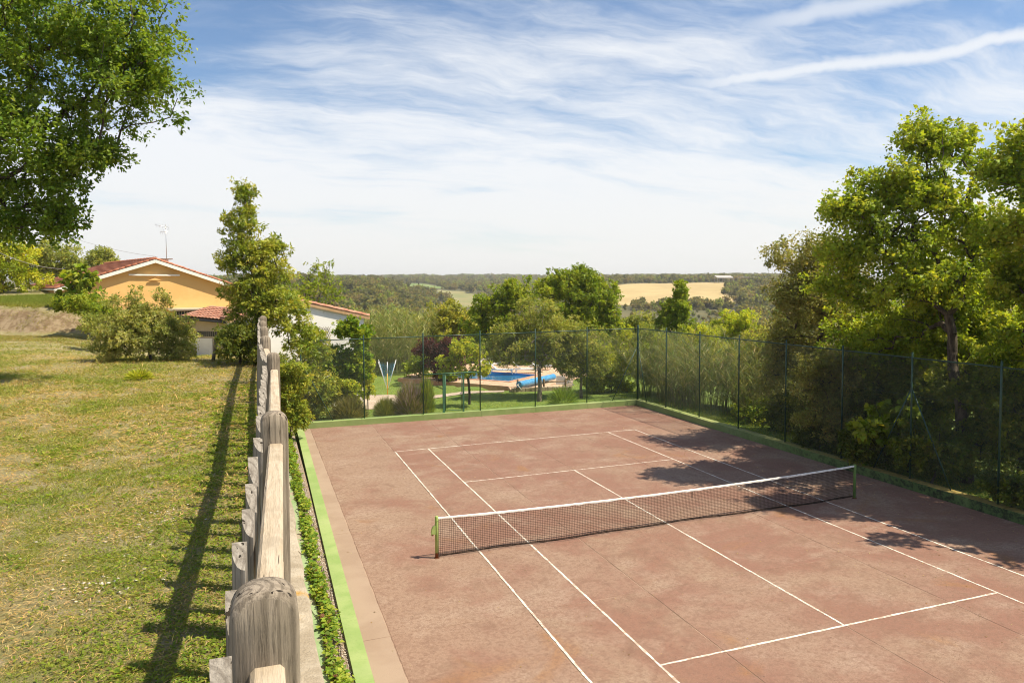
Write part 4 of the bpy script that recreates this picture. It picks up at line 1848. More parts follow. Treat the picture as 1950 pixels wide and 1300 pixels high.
# paving tiles around the basin, laid as slabs with open joints
COP = two_tone('brick_coping', (.50, .25, .15), (.56, .32, .21), 3, .85)
for u0, u1, w0, w1 in ((-2.1, -.30, -3.6, PLn+2.4), (PW+.30, PW+5, -3.2, PLn+3), (-.30, PW+.30, PLn+.30, PLn+3), (-.30, PW+.30, -3.3, -.30)):
    nu, nw = max(1, int((u1-u0)/1.0)), max(1, int((w1-w0)/1.0))
    for i in range(nu):
        for j in range(nw):
            du_, dw_ = (u1-u0)/nu, (w1-w0)/nw
            deck_piece('paving_slab', u0+i*du_+.006, u0+(i+1)*du_-.006, w0+j*dw_+.006, w0+(j+1)*dw_-.006, DZ, DZ-.12, PAVE, deck)
    deck_piece('paving_bed', u0, u1, w0, w1, DZ-.02, DZ-.5, COP, deck)
for u0, u1, w0, w1 in ((-.295, 0, -.295, PLn+.295), (PW, PW+.295, -.295, PLn+.295), (.004, PW-.004, -.295, 0), (.004, PW-.004, PLn, PLn+.295)):
    deck_piece('coping', u0, u1, w0, w1, DZ+.03, DZ-1.4, COP, deck)


def pool_tile_mat():
    m, k, b, pos, out = new_mat('blue_pool_tile')
    br = k.n('ShaderNodeTexBrick', i_Scale=6.0, i_Color1=(.03, .24, .62, 1), i_Color2=(.05, .32, .72, 1), i_Mortar=(.35, .55, .75, 1))
    br.offset = 0
    br.inputs['Mortar Size'].default_value = .012
    k.link(pos, br.inputs[0])
    k.link(br.outputs[0], b.inputs['Base Color'])
    b.inputs['Roughness'].default_value = .3
    return m


POOLT = pool_tile_mat()
basin = deck_piece('basin_floor', 0, PW, 0, PLn, -1.35, -1.5, POOLT, deck)
for u0, u1, w0, w1 in ((0.003, .03, .003, PLn-.003), (PW-.03, PW-.003, .003, PLn-.003), (.03, PW-.03, .003, .03), (.03, PW-.03, PLn-.03, PLn-.003)):
    deck_piece('basin_wall', u0, u1, w0, w1, DZ+.028, -1.35, POOLT, deck)
m, k, b, pos, out = new_mat('pool_water')
b.inputs['Base Color'].default_value = (.05, .32, .66, 1)
b.inputs['Roughness'].default_value = .04
b.inputs['IOR'].default_value = 1.33
b.inputs['Transmission Weight'].default_value = .55
wn = k.noise(pos, 2.2, 3, .6, .4)
bump(k, b, wn, .22, .05)
q = MB()
q.add([pp(.03, .03, WZ+.2), pp(PW-.03, .03, WZ+.2), pp(PW-.03, PLn-.03, WZ+.2), pp(.03, PLn-.03, WZ+.2)], [(0, 1, 2, 3)])
tag(q.build('pool_water', m), kind='structure')

# stone wall holding the deck on its near side
SW = two_tone('rough_stone', (.26, .20, .14), (.40, .33, .25), 3.0, .95, bscale=10, bstr=.9, bdist=.05, c3=(.12, .10, .07), s3=2.0)
sw = empty('stone_wall', (6, 26, -.5), 'rough stone wall edging the pool deck behind the olive trunks', 'wall')
rg = np.random.default_rng(3)
pa, pb, pc = np.array([4.6, 26.35]), np.array([8.35, 25.75]), np.array([10.1, 29.3])
for a, b2 in ((pa, pb), (pb, pc)):
    L = np.linalg.norm(b2-a)
    t = (b2-a)/L
    for row in range(2):
        u = 0.0
        while u < L-.05:
            w = min(.22+.22*rg.random(), L-u)
            c = a+t*(u+w/2)
            q = MB()
            hh = .27+.03*rg.normal()
            dx_, dy_, dz_ = (w-.02)/2, .14+.02*rg.random(), hh/2
            V = [(x*dx_*(1-.12*rg.random()), y*dy_*(1-.15*rg.random()), z*dz_*(1-.12*rg.random())) for x in (-1, 1) for y in (-1, 1) for z in (-1, 1)]
            q.add(V, [(0, 1, 3, 2), (4, 6, 7, 5), (0, 4, 5, 1), (2, 3, 7, 6), (0, 2, 6, 4), (1, 5, 7, 3)])
            o = q.build('stone', SW, sw, Vector((c[0], c[1], -.28+row*.28+.02*rg.normal()))-Vector(sw.location))
            o.rotation_euler.z = math.atan2(t[1], t[0])
            u += w
# fill behind that wall
q = MB()
q.prism([(4.6, 26.5), (8.3, 25.95), (9.95, 29.3), (9.4, 31.5), (5.3, 29.6)], -.5, DZ-.03)
q.build('deck_fill', PAVE, deck)

# post and rail by the pool
RW = wood_mat('brown_rail_wood', (.20, .14, .09), (.30, .22, .15), (.09, .06, .04))
pr = empty('pool_railing', (5, 26.6, 0), 'brown wooden post and rail barrier in front of the pool', 'railing')
rpos = [np.array([5.05, 26.42]), np.array([6.75, 26.15]), np.array([8.2, 25.98]), np.array([9.15, 27.6]), np.array([9.95, 29.3])]
for p in rpos:
    q = MB()
    q.tube([(p[0], p[1], -.45), (p[0], p[1], .62), (p[0], p[1], .66)], [.075, .07, .04], 8)
    q.build('post', RW, pr)
for i, (a, b2) in enumerate(zip(rpos[1:-1], rpos[2:])):
    q = MB()
    q.tube([(a[0], a[1], .45), (b2[0], b2[1], .45)], .045, 7)
    q.build('rail', RW, pr)

# solar cover on its roller
BLUE = two_tone('blue_cover', (.06, .26, .55), (.10, .36, .66), 5, .35, bscale=25, bstr=.4, bdist=.01)
ra, rb = gnd(988, 731, .32), gnd(1054, 714.5, .32)
ra[2] = rb[2] = .36
rl = empty('pool_cover_roller', (ra+rb)/2-[0, 0, .44], 'long blue pool cover wound on a roller beside the water', 'pool cover')
q = MB()
t = np.linspace(0, 1, 24)
q.tube(ra+(rb-ra)*t[:, None], .20+.012*np.sin(t*40), 18)
q.build('wound_cover', BLUE, rl)
for p, s in ((ra, -1), (rb, 1)):
    dd = (rb-ra)/np.linalg.norm(rb-ra)
    e = p+dd*s*.18
    q = MB()
    n_ = np.array([-dd[1], dd[0], 0])
    for sg in (-1, 1):
        q.tube([e+[0, 0, 0], e+n_*.32*sg+[0, 0, DZ-e[2]+.02]], .022, 6)
    q.tube([p, e], .03, 8)
    q.build('trestle', WHITEW, rl)

# sun loungers
WPL = plain('white_plastic', (.78, .78, .76), .4, 0, .5, .04, 3)


def make_lounger():
    root = empty('sun_lounger', (0, 0, 0))
    q = MB()
    for i in range(9):
        q.box((-.75+i*.14, 0, .33), (.11, .58, .02))
    sl_ = q.build('seat_slats', WPL, root, (0, 0, 0))
    q = MB()
    for s in (-1, 1):
        q.beam((-.85, .31*s, .32), (.95, .31*s, .32), .05, .07)
    q.build('frame', WPL, root, (0, 0, 0))
    q = MB()
    for i in range(6):
        u = .06+i*.12
        R = np.array(Matrix.Rotation(-math.radians(42), 3, 'Y'))
        q.box((.46+u*math.cos(math.radians(42)), 0, .35+u*math.sin(math.radians(42))), (.10, .56, .02), R=R)
    for s in (-1, 1):
        q.beam((.44, .27*s, .33), (.44+.78*math.cos(math.radians(42)), .27*s, .33+.78*math.sin(math.radians(42))), .035, .04)
    q.build('backrest', WPL, root, (0, 0, 0))
    for x, dx in ((-.65, -.12), (.75, .14)):
        for s in (-1, 1):
            q = MB()
            q.beam((x, .29*s, .30), (x+dx, .29*s, 0), .05, .05, up=(0, 1, 0))
            q.build('leg', WPL, root, (0, 0, 0))
    return root


def copy_tree(o, parent=None):
    c = o.copy()
    C.objects.link(c)
    c.parent = parent
    for ch_ in list(o.children):
        copy_tree(ch_, c)
    return c


lproto = make_lounger()
lspots = [(957, 711, 2.75, 'white plastic sun lounger nearest the pool corner, back raised'),
          (1003, 710, 2.9, 'white sun lounger standing just behind the pool cover roller'),
          (1030, 704, 2.6, 'white sun lounger partly hidden behind the olive trunks'),
          (925, 700, 2.2, 'white sun lounger beyond the fruit tree at the pool end')]
for i, (u, v, rz, lab) in enumerate(lspots):
    o = lproto if i == 0 else copy_tree(lproto)
    p = gnd(u, v, DZ, 0)
    o.location = (p[0], p[1], DZ)
    o.rotation_euler.z = rz
    tag(o, lab, 'sun lounger', 'white loungers round the pool')
# white balustrade beyond
bal = empty('balustrade', gnd(930, 703, -.3, 0), 'white balustrade behind the far side of the pool', 'balustrade')
pa_, pb_ = gnd(905, 702, -.25, 0), gnd(955, 699, -.25, 0)
for z, nm, hh in ((.80, 'handrail', .12), (.05, 'plinth', .14)):
    q = MB()
    q.beam(pa_+[0, 0, z], pb_+[0, 0, z], .18, hh)
    q.build(nm, WHITEP, bal)
for i in range(13):
    p = pa_+(pb_-pa_)*(i+.5)/13
    q = MB()
    q.tube([p+[0, 0, z] for z in (.12, .2, .38, .5, .62, .74)], [.04, .07, .085, .05, .04, .06], 8)
    q.build('baluster', WHITEP, bal)
# shower pole
sp_ = gnd(912, 722, DZ, 0)
sh_ = empty('garden_shower', (sp_[0], sp_[1], DZ), 'wooden shower pole with a chrome head by the pool', 'shower')
q = MB()
q.box((sp_[0], sp_[1], 1.2), (.18, .14, 2.6))
q.build('pole', RW, sh_)
q = MB()
q.tube([sp_+[0, 0, 2.35-DZ*0], sp_+[-.12, -.05, 2.45], sp_+[-.22, -.1, 2.40], sp_+[-.25, -.11, 2.30]], [.015, .015, .015, .05], 7)
q.build('shower_head', ALU, sh_)
# pale panel leaning by the deck corner
wp = gnd(1085, 742, -.35, 0)
pn = MB()
rr_ = _r0*1.0
tip, lo1, lo2 = wp-rr_*.55+[0, 0, .95], wp-rr_*.95+[0, 0, .0], wp+rr_*.75+[0, 0, -.05]
bkv = np.array([math.sin(YAW), math.cos(YAW), 0])*.05
V = [lo1, lo2, tip+rr_*.12, tip-rr_*.35]
V = V+[v+bkv for v in V]
pn.add(V, [(0, 1, 2, 3), (7, 6, 5, 4)]+[(i, i+4, (i+1) % 4+4, (i+1) % 4) for i in range(4)])
tag(pn.build('slanted_panel', plain('pale_grey_sheet', (.55, .57, .58), .5, 0, .3, .05, 1)), 'pale grey slanted panel at the corner of the pool deck', 'panel')

# rotary clothes dryer, folded up
rdp = gnd(738, 752, -.2)
ry = empty('rotary_clothes_dryer', rdp, 'folded rotary clothes dryer with yellow pole and blue lines', 'clothes dryer')
YEL = plain('yellow_sleeve', (.72, .38, .03), .5)
q = MB()
q.tube([rdp-[0, 0, .05], rdp+[0, 0, 1.35]], .032, 8)
q.build('pole', YEL, ry)
q = MB()
q.tube([rdp+[0, 0, 1.35], rdp+[0, 0, 2.1]], .026, 8)
q.build('inner_pole', WPL, ry)
arms = []
for i in range(4):
    a = .6+i*math.pi/2
    dv_ = np.array([math.cos(a), math.sin(a), 0])
    p0, p1 = rdp+[0, 0, .45]+dv_*.06, rdp+[0, 0, 2.2]+dv_*.78
    arms.append((p0, p1))
    q = MB()
    q.tube([p0, p1], .016, 6)
    q.build('arm', WPL, ry)
CYAN = plain('blue_line', (.06, .33, .62), .6)
for j in range(10):
    q = MB()
    for i in range(4):
        f = .15+.085*j
        a, b2 = arms[i], arms[(i+1) % 4]
        pA, pB_ = a[0]+(a[1]-a[0])*f, b2[0]+(b2[1]-b2[0])*f
        mid = (pA+pB_)/2*.75+(rdp+[0, 0, .45+1.6*f])*.25-[0, 0, .16]
        q.tube([pA, mid, pB_], .0045, 4, caps=False)
    q.build('line', CYAN, ry)

# stepping path and paved patch
def flat_patch(name, pts, dz, m):
    P = np.array([gnd(u, v, -.2) for u, v in pts])
    q = MB()
    V = [(p[0], p[1], float(near_z(p[0], p[1]))+dz) for p in P]
    q.add(V, [tuple(range(len(V)))[::-1]])
    o = q.build(name, m)
    return tag(o, kind='structure')


PATH = two_tone('dusty_paving', (.38, .30, .23), (.47, .39, .31), 2.0, .95, bscale=40, bstr=.5, bdist=.01, c3=(.28, .22, .16), s3=3)
flat_patch('patio', [(640, 768), (650, 756), (700, 752), (752, 752), (764, 760), (752, 776), (700, 780)], .035, PATH)
flat_patch('path', [(800, 757), (885, 746), (960, 744), (960, 747), (890, 750), (806, 762)], .035, PATH)

# ------------------------------------------------------------------ trees and shrubs
OAK = [(.036, .076, .010), (.064, .120, .014), (.100, .165, .022), (.14, .20, .034)]
MAPLE = [(.062, .110, .014), (.115, .180, .020), (.185, .250, .032), (.25, .295, .05)]
HOLM = [(.070, .092, .034), (.115, .140, .054), (.165, .182, .078), (.21, .215, .11)]
YOUNG = [(.050, .088, .016), (.115, .17, .030), (.20, .24, .052), (.27, .28, .08)]
SILVER = [(.080, .115, .040), (.145, .185, .068), (.21, .24, .105), (.27, .28, .15)]
OLIVE = [(.066, .102, .028), (.115, .160, .044), (.175, .210, .068), (.24, .26, .105)]
GREEN = [(.058, .100, .014), (.105, .165, .020), (.155, .210, .030), (.21, .255, .045)]
BRIGHT = [(.09, .14, .015), (.16, .22, .025), (.24, .29, .035), (.31, .32, .06)]
PLUM = [(.016, .008, .012), (.035, .014, .022), (.060, .022, .030), (.09, .035, .04)]
CREEP = [(.045, .095, .010), (.09, .165, .016), (.15, .22, .022), (.24, .27, .04)]
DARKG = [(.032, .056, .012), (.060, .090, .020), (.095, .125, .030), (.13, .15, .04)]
REED = [(.075, .115, .026), (.115, .145, .038), (.160, .165, .060), (.22, .20, .10)]
CANE = [(.085, .12, .028), (.135, .165, .048), (.19, .195, .075), (.25, .235, .115)]


def gz(x, y):
    return float(lawn_z(x, y)) if x < -10.46 else float(near_z(x, y))


def lbase(px, d):
    p = at(px, 600, d)
    return np.array([p[0], p[1], gz(p[0], p[1])])


# big oak overhanging from the side
d = 17.0
ob = lbase(-190, d)
tree('oak_tree', 'big dark oak reaching into the sky above the lawn', 'tree', ob,
     [lobe(40, 50, 190, 130, d, 1, 2.2), lobe(230, 50, 105, 90, d, 1.1, 1.5), lobe(262, 165, 78, 85, d, 1.1, 1.2), lobe(304, 250, 36, 30, d, 1.6, .5),
      lobe(70, 230, 140, 110, d, 1, 1.9), lobe(85, 355, 72, 80, d, 1.1, 1.1), lobe(105, 425, 42, 34, d, 1.4, .6), lobe(-110, 260, 150, 190, d, .8, 2.4), lobe(212, 285, 28, 20, d, 1.6, .4),
      lobe(-150, 20, 190, 150, d, .8, 2.6), lobe(20, 430, 50, 35, d, 1.0, .7), lobe(150, 300, 60, 60, d, .9, .8)],
     520, .46, 190, .088, .58, OAK, fork=at(-120, 330, d), trunk_r=.34, tip_r=.010, seed=3, gap=.45, shell=.5, flat=.75, mat=LEAF_GLOSS)

# tall loose tree on the far right, and its neighbour at the frame edge
d = 24.0
tree('broadleaf_tree', 'tall bright green spreading tree behind the wire fence', 'tree', lbase(1850, 23.6),
     [lobe(1770, 265, 58, 42, d, 1.2, 1.0), lobe(1838, 285, 48, 45, d, 1.2, .9), lobe(1690, 345, 62, 38, d, 1.2, 1.1), lobe(1628, 395, 52, 30, d, 1.3, .9),
      lobe(1770, 370, 90, 55, d, 1.1, 1.5), lobe(1700, 450, 95, 48, d, 1.1, 1.6), lobe(1850, 430, 75, 70, d, 1, 1.6), lobe(1615, 470, 44, 40, d, 1.1, .9), lobe(1595, 545, 40, 36, d+1.5, 1.1, .9), lobe(1610, 640, 46, 36, d+3.4, 1.0, .8),
      lobe(1750, 540, 110, 55, d, 1, 1.8), lobe(1640, 570, 60, 42, d+2.2, 1, 1.0), lobe(1850, 570, 85, 65, d+1.6, .9, 1.2), lobe(1720, 630, 90, 45, d+2.6, .9, 1.1), lobe(1780, 520, 110, 80, d+1.8, .8, 1.2), lobe(1800, 610, 95, 45, d+2.0, 1.0, 1.0), lobe(1880, 640, 60, 45, d+2.6, .9, .9), lobe(1660, 680, 50, 34, d+3.2, .9, .8)],
     520, .52, 165, .105, .72, MAPLE, fork=at(1805, 600, 23.8), trunk_r=.22, tip_r=.009, seed=5, gap=.45, shell=.5)
d = 20.4
tree('broadleaf_tree', 'green tree with open branches cut off by the frame edge beside the fence', 'tree', lbase(2080, 20.0),
     [lobe(1945, 265, 34, 42, d, 1.3, .7), lobe(1925, 330, 42, 40, d, 1.2, .9), lobe(2010, 330, 80, 80, d, 1, 1.4), lobe(1935, 420, 50, 55, d, 1, 1.1),
      lobe(2060, 480, 110, 120, d, .8, 2), lobe(1930, 540, 55, 55, d+1.4, 1, 1.0), lobe(1985, 520, 80, 80, d+1.2, 1.2, 1.3), lobe(1960, 650, 80, 55, d+2.4, .9, 1.0), lobe(2080, 650, 120, 90, d+2.4, .7, 1.2)],
     340, .52, 165, .105, .72, MAPLE, fork=at(2020, 580, 20.2), trunk_r=.18, tip_r=.009, seed=6, gap=.45, shell=.5)
# trees beyond the frame that throw their shade across the court
for (x, y, h_, sd, lab) in ((11.4, -5.6, 12.0, 41, 'leafy tree beyond the fence past the frame edge'), (13.0, -12.5, 12, 42, 'leafy tree beyond the fence nearest the viewer')):
    c0 = np.array([x, y, h_*.62])
    tree('broadleaf_tree', lab, 'tree', (x, y, float(near_z(x, y))),
         [(c0, np.array([2.6, 2.8, 2.6]), 1), (c0+[-1.0, .8, -1.6], np.array([2.0, 2.0, 1.8]), .8), (c0+[1.2, -1, 1.4], np.array([1.8, 1.8, 1.6]), .7)],
         150, .55, 210, .17, .72, MAPLE, trunk_r=.2, tip_r=.012, seed=sd, gap=.3)
# leafy neighbours that close the wood behind the tall tree's trunk
for i, (px, py, rx, ry, dd, n_, lab) in enumerate((
        (1845, 630, 95, 80, 27.6, 170, 'mid green tree filling the space behind the bare trunk'),
        (1700, 640, 80, 60, 28.4, 130, 'mid green tree between the holm oak and the tall tree'),
        (1950, 690, 70, 70, 24.6, 110, 'mid green tree low behind the frame edge tree'))):
    tree('broadleaf_tree', lab, 'tree', lbase(px, dd+.3), [lobe(px, py, rx, ry, dd, 1, 1.2), lobe(px-rx*.5, py+ry*.45, rx*.6, ry*.5, dd, .8, 1.0), lobe(px+rx*.5, py+ry*.3, rx*.6, ry*.6, dd, .8, 1.0)],
         n_, .50, 150, .11, .70, MAPLE, trunk_r=.10, tip_r=.008, seed=140+i, gap=.15, shell=.5)
# brownish holm oak behind
d = 29.6
tree('holm_oak', 'olive brown holm oak standing taller than the fence', 'tree', lbase(1570, 30.2),
     [lobe(1540, 480, 66, 42, d, 1.1, 1.6), lobe(1600, 500, 50, 50, d, 1, 1.6), lobe(1510, 555, 52, 55, d, 1.1, 1.5), lobe(1570, 590, 80, 60, d+.6, 1, 1.8),
      lobe(1490, 640, 45, 50, d+2.0, 1, 1.2), lobe(1560, 680, 70, 55, d+1.6, .9, 1.4), lobe(1475, 720, 40, 45, d+2.6, .9, 1.0)],
     270, .54, 190, .095, .55, HOLM, fork=at(1560, 650, 30.0), trunk_r=.24, tip_r=.010, seed=8, shell=.42, gap=.2, bark=BARK)
d = 27.8
tree('evergreen_shrub', 'dull brown evergreen bush right behind the wire fence', 'shrub', lbase(1615, 28.2),
     [lobe(1590, 700, 60, 48, d, 1.1, 1.2), lobe(1640, 740, 60, 55, d, 1, 1.3), lobe(1580, 790, 62, 45, d, 1, 1.3), lobe(1545, 740, 35, 60, d, .8, 1.0)],
     170, .40, 260, .085, .55, HOLM, trunk_r=.1, seed=9, shell=.45, gap=.15)
# dark undergrowth under the trees
d = 27.0
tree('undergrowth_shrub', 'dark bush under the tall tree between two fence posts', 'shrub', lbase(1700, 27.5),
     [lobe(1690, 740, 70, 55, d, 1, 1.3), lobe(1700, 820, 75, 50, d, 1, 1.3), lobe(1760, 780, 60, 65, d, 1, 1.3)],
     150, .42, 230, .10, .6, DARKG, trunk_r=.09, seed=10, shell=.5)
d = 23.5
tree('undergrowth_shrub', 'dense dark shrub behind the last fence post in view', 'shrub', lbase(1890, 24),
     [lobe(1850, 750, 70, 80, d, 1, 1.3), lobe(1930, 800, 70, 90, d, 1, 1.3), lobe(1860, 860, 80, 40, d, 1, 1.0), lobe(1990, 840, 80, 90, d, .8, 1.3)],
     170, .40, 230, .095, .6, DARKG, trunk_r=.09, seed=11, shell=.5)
d = 24.6
tree('fig_sapling', 'broad leaved green sapling low behind the braced fence post', 'shrub', lbase(1735, 24.9),
     [lobe(1700, 800, 52, 36, d, 1, .7), lobe(1760, 850, 72, 34, d, 1, .7), lobe(1660, 815, 26, 22, d, 1, .5), lobe(1815, 860, 40, 30, d, .9, .5)],
     60, .34, 75, .19, .75, GREEN, trunk_r=.04, tip_r=.006, seed=12, up=1.2)
d = 37.0
tree('dark_tree', 'shadowy tree deep behind the fence below the holm oak', 'tree', lbase(1450, 38.5),
     [lobe(1450, 690, 45, 60, d, 1, 1.6), lobe(1430, 740, 42, 42, d, 1, 1.4), lobe(1490, 770, 50, 45, d, 1, 1.5)],
     130, .50, 200, .10, .6, HOLM, trunk_r=.1, seed=13, shell=.5)
for i, (px, py, rx, ry, dd, lab) in enumerate(((1640, 760, 190, 190, 38, 'dark holm oak filling the gap behind the tall tree'), (1880, 620, 200, 250, 33, 'dark holm oak closing the wood behind the frame edge tree'))):
    tree('holm_oak', lab, 'tree', lbase(px, dd), [lobe(px, py, rx, ry, dd, 1, 2.5), lobe(px-60, py+70, rx*.7, ry*.6, dd, .8, 2)],
         170, .8, 150, .17, .6, [tuple(x*.8 for x in c) for c in HOLM], trunk_r=.2, seed=60+i, shell=.4)

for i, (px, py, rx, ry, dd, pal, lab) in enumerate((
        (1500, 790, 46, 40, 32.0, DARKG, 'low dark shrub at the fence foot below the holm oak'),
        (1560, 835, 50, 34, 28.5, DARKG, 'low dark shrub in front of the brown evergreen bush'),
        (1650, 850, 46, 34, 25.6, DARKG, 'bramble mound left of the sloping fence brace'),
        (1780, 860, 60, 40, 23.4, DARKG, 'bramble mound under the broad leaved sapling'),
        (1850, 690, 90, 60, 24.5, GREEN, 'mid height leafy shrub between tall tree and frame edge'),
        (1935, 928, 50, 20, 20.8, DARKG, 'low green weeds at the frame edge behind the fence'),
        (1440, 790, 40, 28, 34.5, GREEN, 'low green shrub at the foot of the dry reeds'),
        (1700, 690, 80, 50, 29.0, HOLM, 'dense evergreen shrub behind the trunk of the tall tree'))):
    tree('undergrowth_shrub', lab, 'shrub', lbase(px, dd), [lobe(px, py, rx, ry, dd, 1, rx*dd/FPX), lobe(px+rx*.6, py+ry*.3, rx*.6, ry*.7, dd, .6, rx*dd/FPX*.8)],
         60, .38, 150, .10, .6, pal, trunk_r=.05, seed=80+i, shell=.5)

# slim evergreen by the end of the wooden fence, with its skirt of lower growth
d = 22.3
tree('young_evergreen_tree', 'slim yellow green evergreen rising beside the end of the wooden fence', 'tree', lbase(497, d),
     [lobe(463, 372, 17, 26, d, 1.8, .35), lobe(470, 420, 36, 28, d, 1.3, .6), lobe(430, 432, 22, 12, d, 1.5, .3), lobe(480, 475, 42, 34, d, 1.2, .7), lobe(520, 470, 22, 18, d, 1.2, .4),
      lobe(500, 535, 58, 38, d, 1.1, .9), lobe(545, 505, 16, 30, d, 1.2, .4), lobe(470, 590, 45, 36, d, 1.1, .9), lobe(540, 590, 52, 48, d, 1.1, 1.0), lobe(575, 640, 30, 44, d, 1.1, .8), lobe(460, 640, 40, 34, d, 1, .8), lobe(442, 500, 24, 22, d, 1.3, .5), lobe(448, 558, 28, 28, d, 1.2, .6), lobe(505, 505, 34, 30, d, 1.1, .6)],
     270, .26, 160, .085, .42, YOUNG, fork=at(483, 560, d), trunk_r=.08, tip_r=.006, seed=14, shell=.5, gap=.25, mat=LEAF_GLOSS)
d = 37.6
tree('evergreen_shrub', 'glossy yellow green shrub spilling down beside the wooden fence', 'shrub', lbase(575, d),
     [lobe(560, 680, 40, 45, d, 1, .8), lobe(585, 720, 38, 40, d, 1, .8), lobe(560, 750, 30, 30, d, 1, .7), lobe(600, 660, 26, 40, d, 1, .7), lobe(585, 775, 34, 22, d, 1.2, .8), lobe(615, 750, 26, 40, d, 1.2, .8), lobe(560, 795, 20, 20, d, 1.4, .5)],
     190, .42, 140, .115, .42, YOUNG, trunk_r=.05, seed=15, mat=LEAF_GLOSS)
d = 21.5
tree('undergrowth_shrub', 'dark low shrub in the shade under the slim evergreen', 'shrub', lbase(455, d),
     [lobe(455, 640, 38, 28, d, 1, .7), lobe(445, 670, 30, 18, d, 1, .6), lobe(478, 670, 22, 34, d, 1, .6)],
     70, .26, 120, .08, .45, DARKG, trunk_r=.04, seed=16)
d = 31.0
fb = lbase(562, d)
tree('evergreen_shrub', 'yellowish straggly shrub filling the corner between wall end and kerb', 'shrub', np.array([fb[0]-.3, fb[1], .05]),
     [lobe(560, 715, 28, 36, d, 1, .7), lobe(556, 770, 22, 34, d, 1.1, .6), lobe(545, 740, 20, 40, d, 1, .6), lobe(572, 800, 16, 18, d, 1.1, .4)],
     120, .30, 130, .10, .42, YOUNG, trunk_r=.03, seed=97)
d = 33.5
fb = lbase(535, d)
tree('evergreen_shrub', 'dark shrub hidden low behind the end of the wooden fence', 'shrub', np.array([fb[0], fb[1], 1.0]),
     [lobe(535, 720, 32, 44, d, 1, .9), lobe(548, 770, 28, 36, d, 1, .8)], 80, .36, 120, .11, .5, DARKG, trunk_r=.03, seed=98)
# rounded bush on the lawn
d = 23.0
bb = lbase(285, d)
tree('round_bush', 'round pale olive bush standing alone on the lawn', 'shrub', bb,
     [lobe(275, 648, 92, 46, d, 1, 1.2), lobe(240, 622, 54, 32, d, 1.2, .9), lobe(312, 620, 52, 34, d, 1.2, .9), lobe(215, 660, 40, 32, d, .9, .7), lobe(340, 665, 36, 30, d, .9, .7),
      lobe(275, 600, 44, 24, d, 1.2, .7), lobe(258, 560, 5, 20, d, 2.5, .12), lobe(218, 570, 14, 10, d, 1.6, .15), lobe(312, 565, 16, 14, d, 1.6, .2)],
     310, .25, 170, .062, .45, SILVER, trunk_r=.05, tip_r=.005, seed=17, shell=.42, bark=BARK_PALE)
# plants in front of the ochre house
d = 37.0
tree('fig_shrub', 'large leaved dark green fig shrub against the red roof', 'shrub', lbase(150, d),
     [lobe(150, 532, 26, 18, d, 1, .5), lobe(118, 562, 30, 12, d, 1, .5), lobe(178, 562, 16, 14, d, 1, .5)],
     30, .30, 42, .22, .75, GREEN, trunk_r=.05, tip_r=.010, seed=18, up=1.0)
d = 34.5
tree('leafy_bush', 'dense dark green bush on the top of the earth bank', 'shrub', lbase(165, d),
     [lobe(155, 578, 44, 16, d, 1, 1.0), lobe(185, 592, 34, 18, d, 1, .9)], 80, .30, 150, .10, .55, GREEN, trunk_r=.04, seed=19)
d = 30.0
tree('leafy_bush', 'light green weeds between the earth bank and the round bush', 'shrub', lbase(195, d),
     [lobe(188, 620, 30, 14, d, 1, .8), lobe(172, 608, 18, 10, d, 1, .6)], 44, .24, 120, .08, .4, OLIVE, trunk_r=.02, seed=20)
d = 46.0
tree('yellow_green_tree', 'yellow green tree under the oak at the edge of the picture', 'tree', lbase(5, d),
     [lobe(10, 490, 55, 45, d, 1, 1.6), lobe(-40, 520, 70, 55, d, 1, 1.8), lobe(50, 525, 38, 30, d, 1, 1.1)], 130, .55, 170, .14, .55, BRIGHT, trunk_r=.1, seed=21, gap=.2)
d = 72.0
tree('pine_tree', 'grey green pine standing behind the red roof under the oak', 'tree', lbase(112, d),
     [lobe(105, 490, 42, 32, d, 1, 1.9), lobe(75, 515, 45, 30, d, 1, 1.9), lobe(140, 505, 16, 20, d, 1, .9)], 120, .7, 150, .20, .4, OLIVE, trunk_r=.15, seed=22)
d = 80.0
tree('pine_tree', 'small rounded pine peeping over the roof of the ochre house', 'tree', lbase(190, d),
     [lobe(190, 492, 26, 22, d, 1, 1.4), lobe(160, 505, 14, 12, d, 1, .8), lobe(214, 500, 9, 9, d, 1, .5)], 70, .6, 130, .20, .4, OLIVE, trunk_r=.12, seed=23, gap=.2)
# sparse tree behind the white house
d = 52.0
tree('sparse_tree', 'thin half bare tree with arching twigs behind the white house', 'tree', lbase(590, d),
     [lobe(590, 555, 44, 36, d, 1, 1.6), lobe(610, 520, 30, 24, d, 1, 1.1), lobe(635, 560, 26, 26, d, 1, 1.0), lobe(560, 575, 30, 25, d, 1, 1.1)],
     170, .40, 26, .15, .5, GREEN, trunk_r=.12, tip_r=.014, seed=24, bark=BARK_PALE, wob=.16)

# creeper on the white garden house
d = 39.6
tree('creeper', 'bright green creeper climbing the corner of the white garden house', 'creeper', lbase(660, d),
     [lobe(672, 625, 30, 18, d, 1.3, .35), lobe(690, 640, 14, 30, d, 1.2, .4), lobe(640, 690, 40, 34, d, 1, .3), lobe(680, 690, 26, 46, d, 1, .35), lobe(600, 650, 14, 22, d, 1, .25), lobe(650, 740, 44, 36, d, 1, .35), lobe(612, 720, 24, 40, d, 1, .3)],
     290, .28, 130, .11, .75, CREEP, fork=at(655, 720, d), trunk_r=.05, tip_r=.008, seed=25, up=.2, droop=.7, bark=BARK_PALE)
d = 38.0
tree('yellow_shrub', 'round yellow green shrub in front of the creeper wall', 'shrub', lbase(664, d),
     [lobe(662, 742, 26, 20, d, 1, .6), lobe(668, 765, 28, 14, d, 1, .6)], 70, .24, 120, .085, .5, BRIGHT, trunk_r=.03, seed=26)
d = 40.5
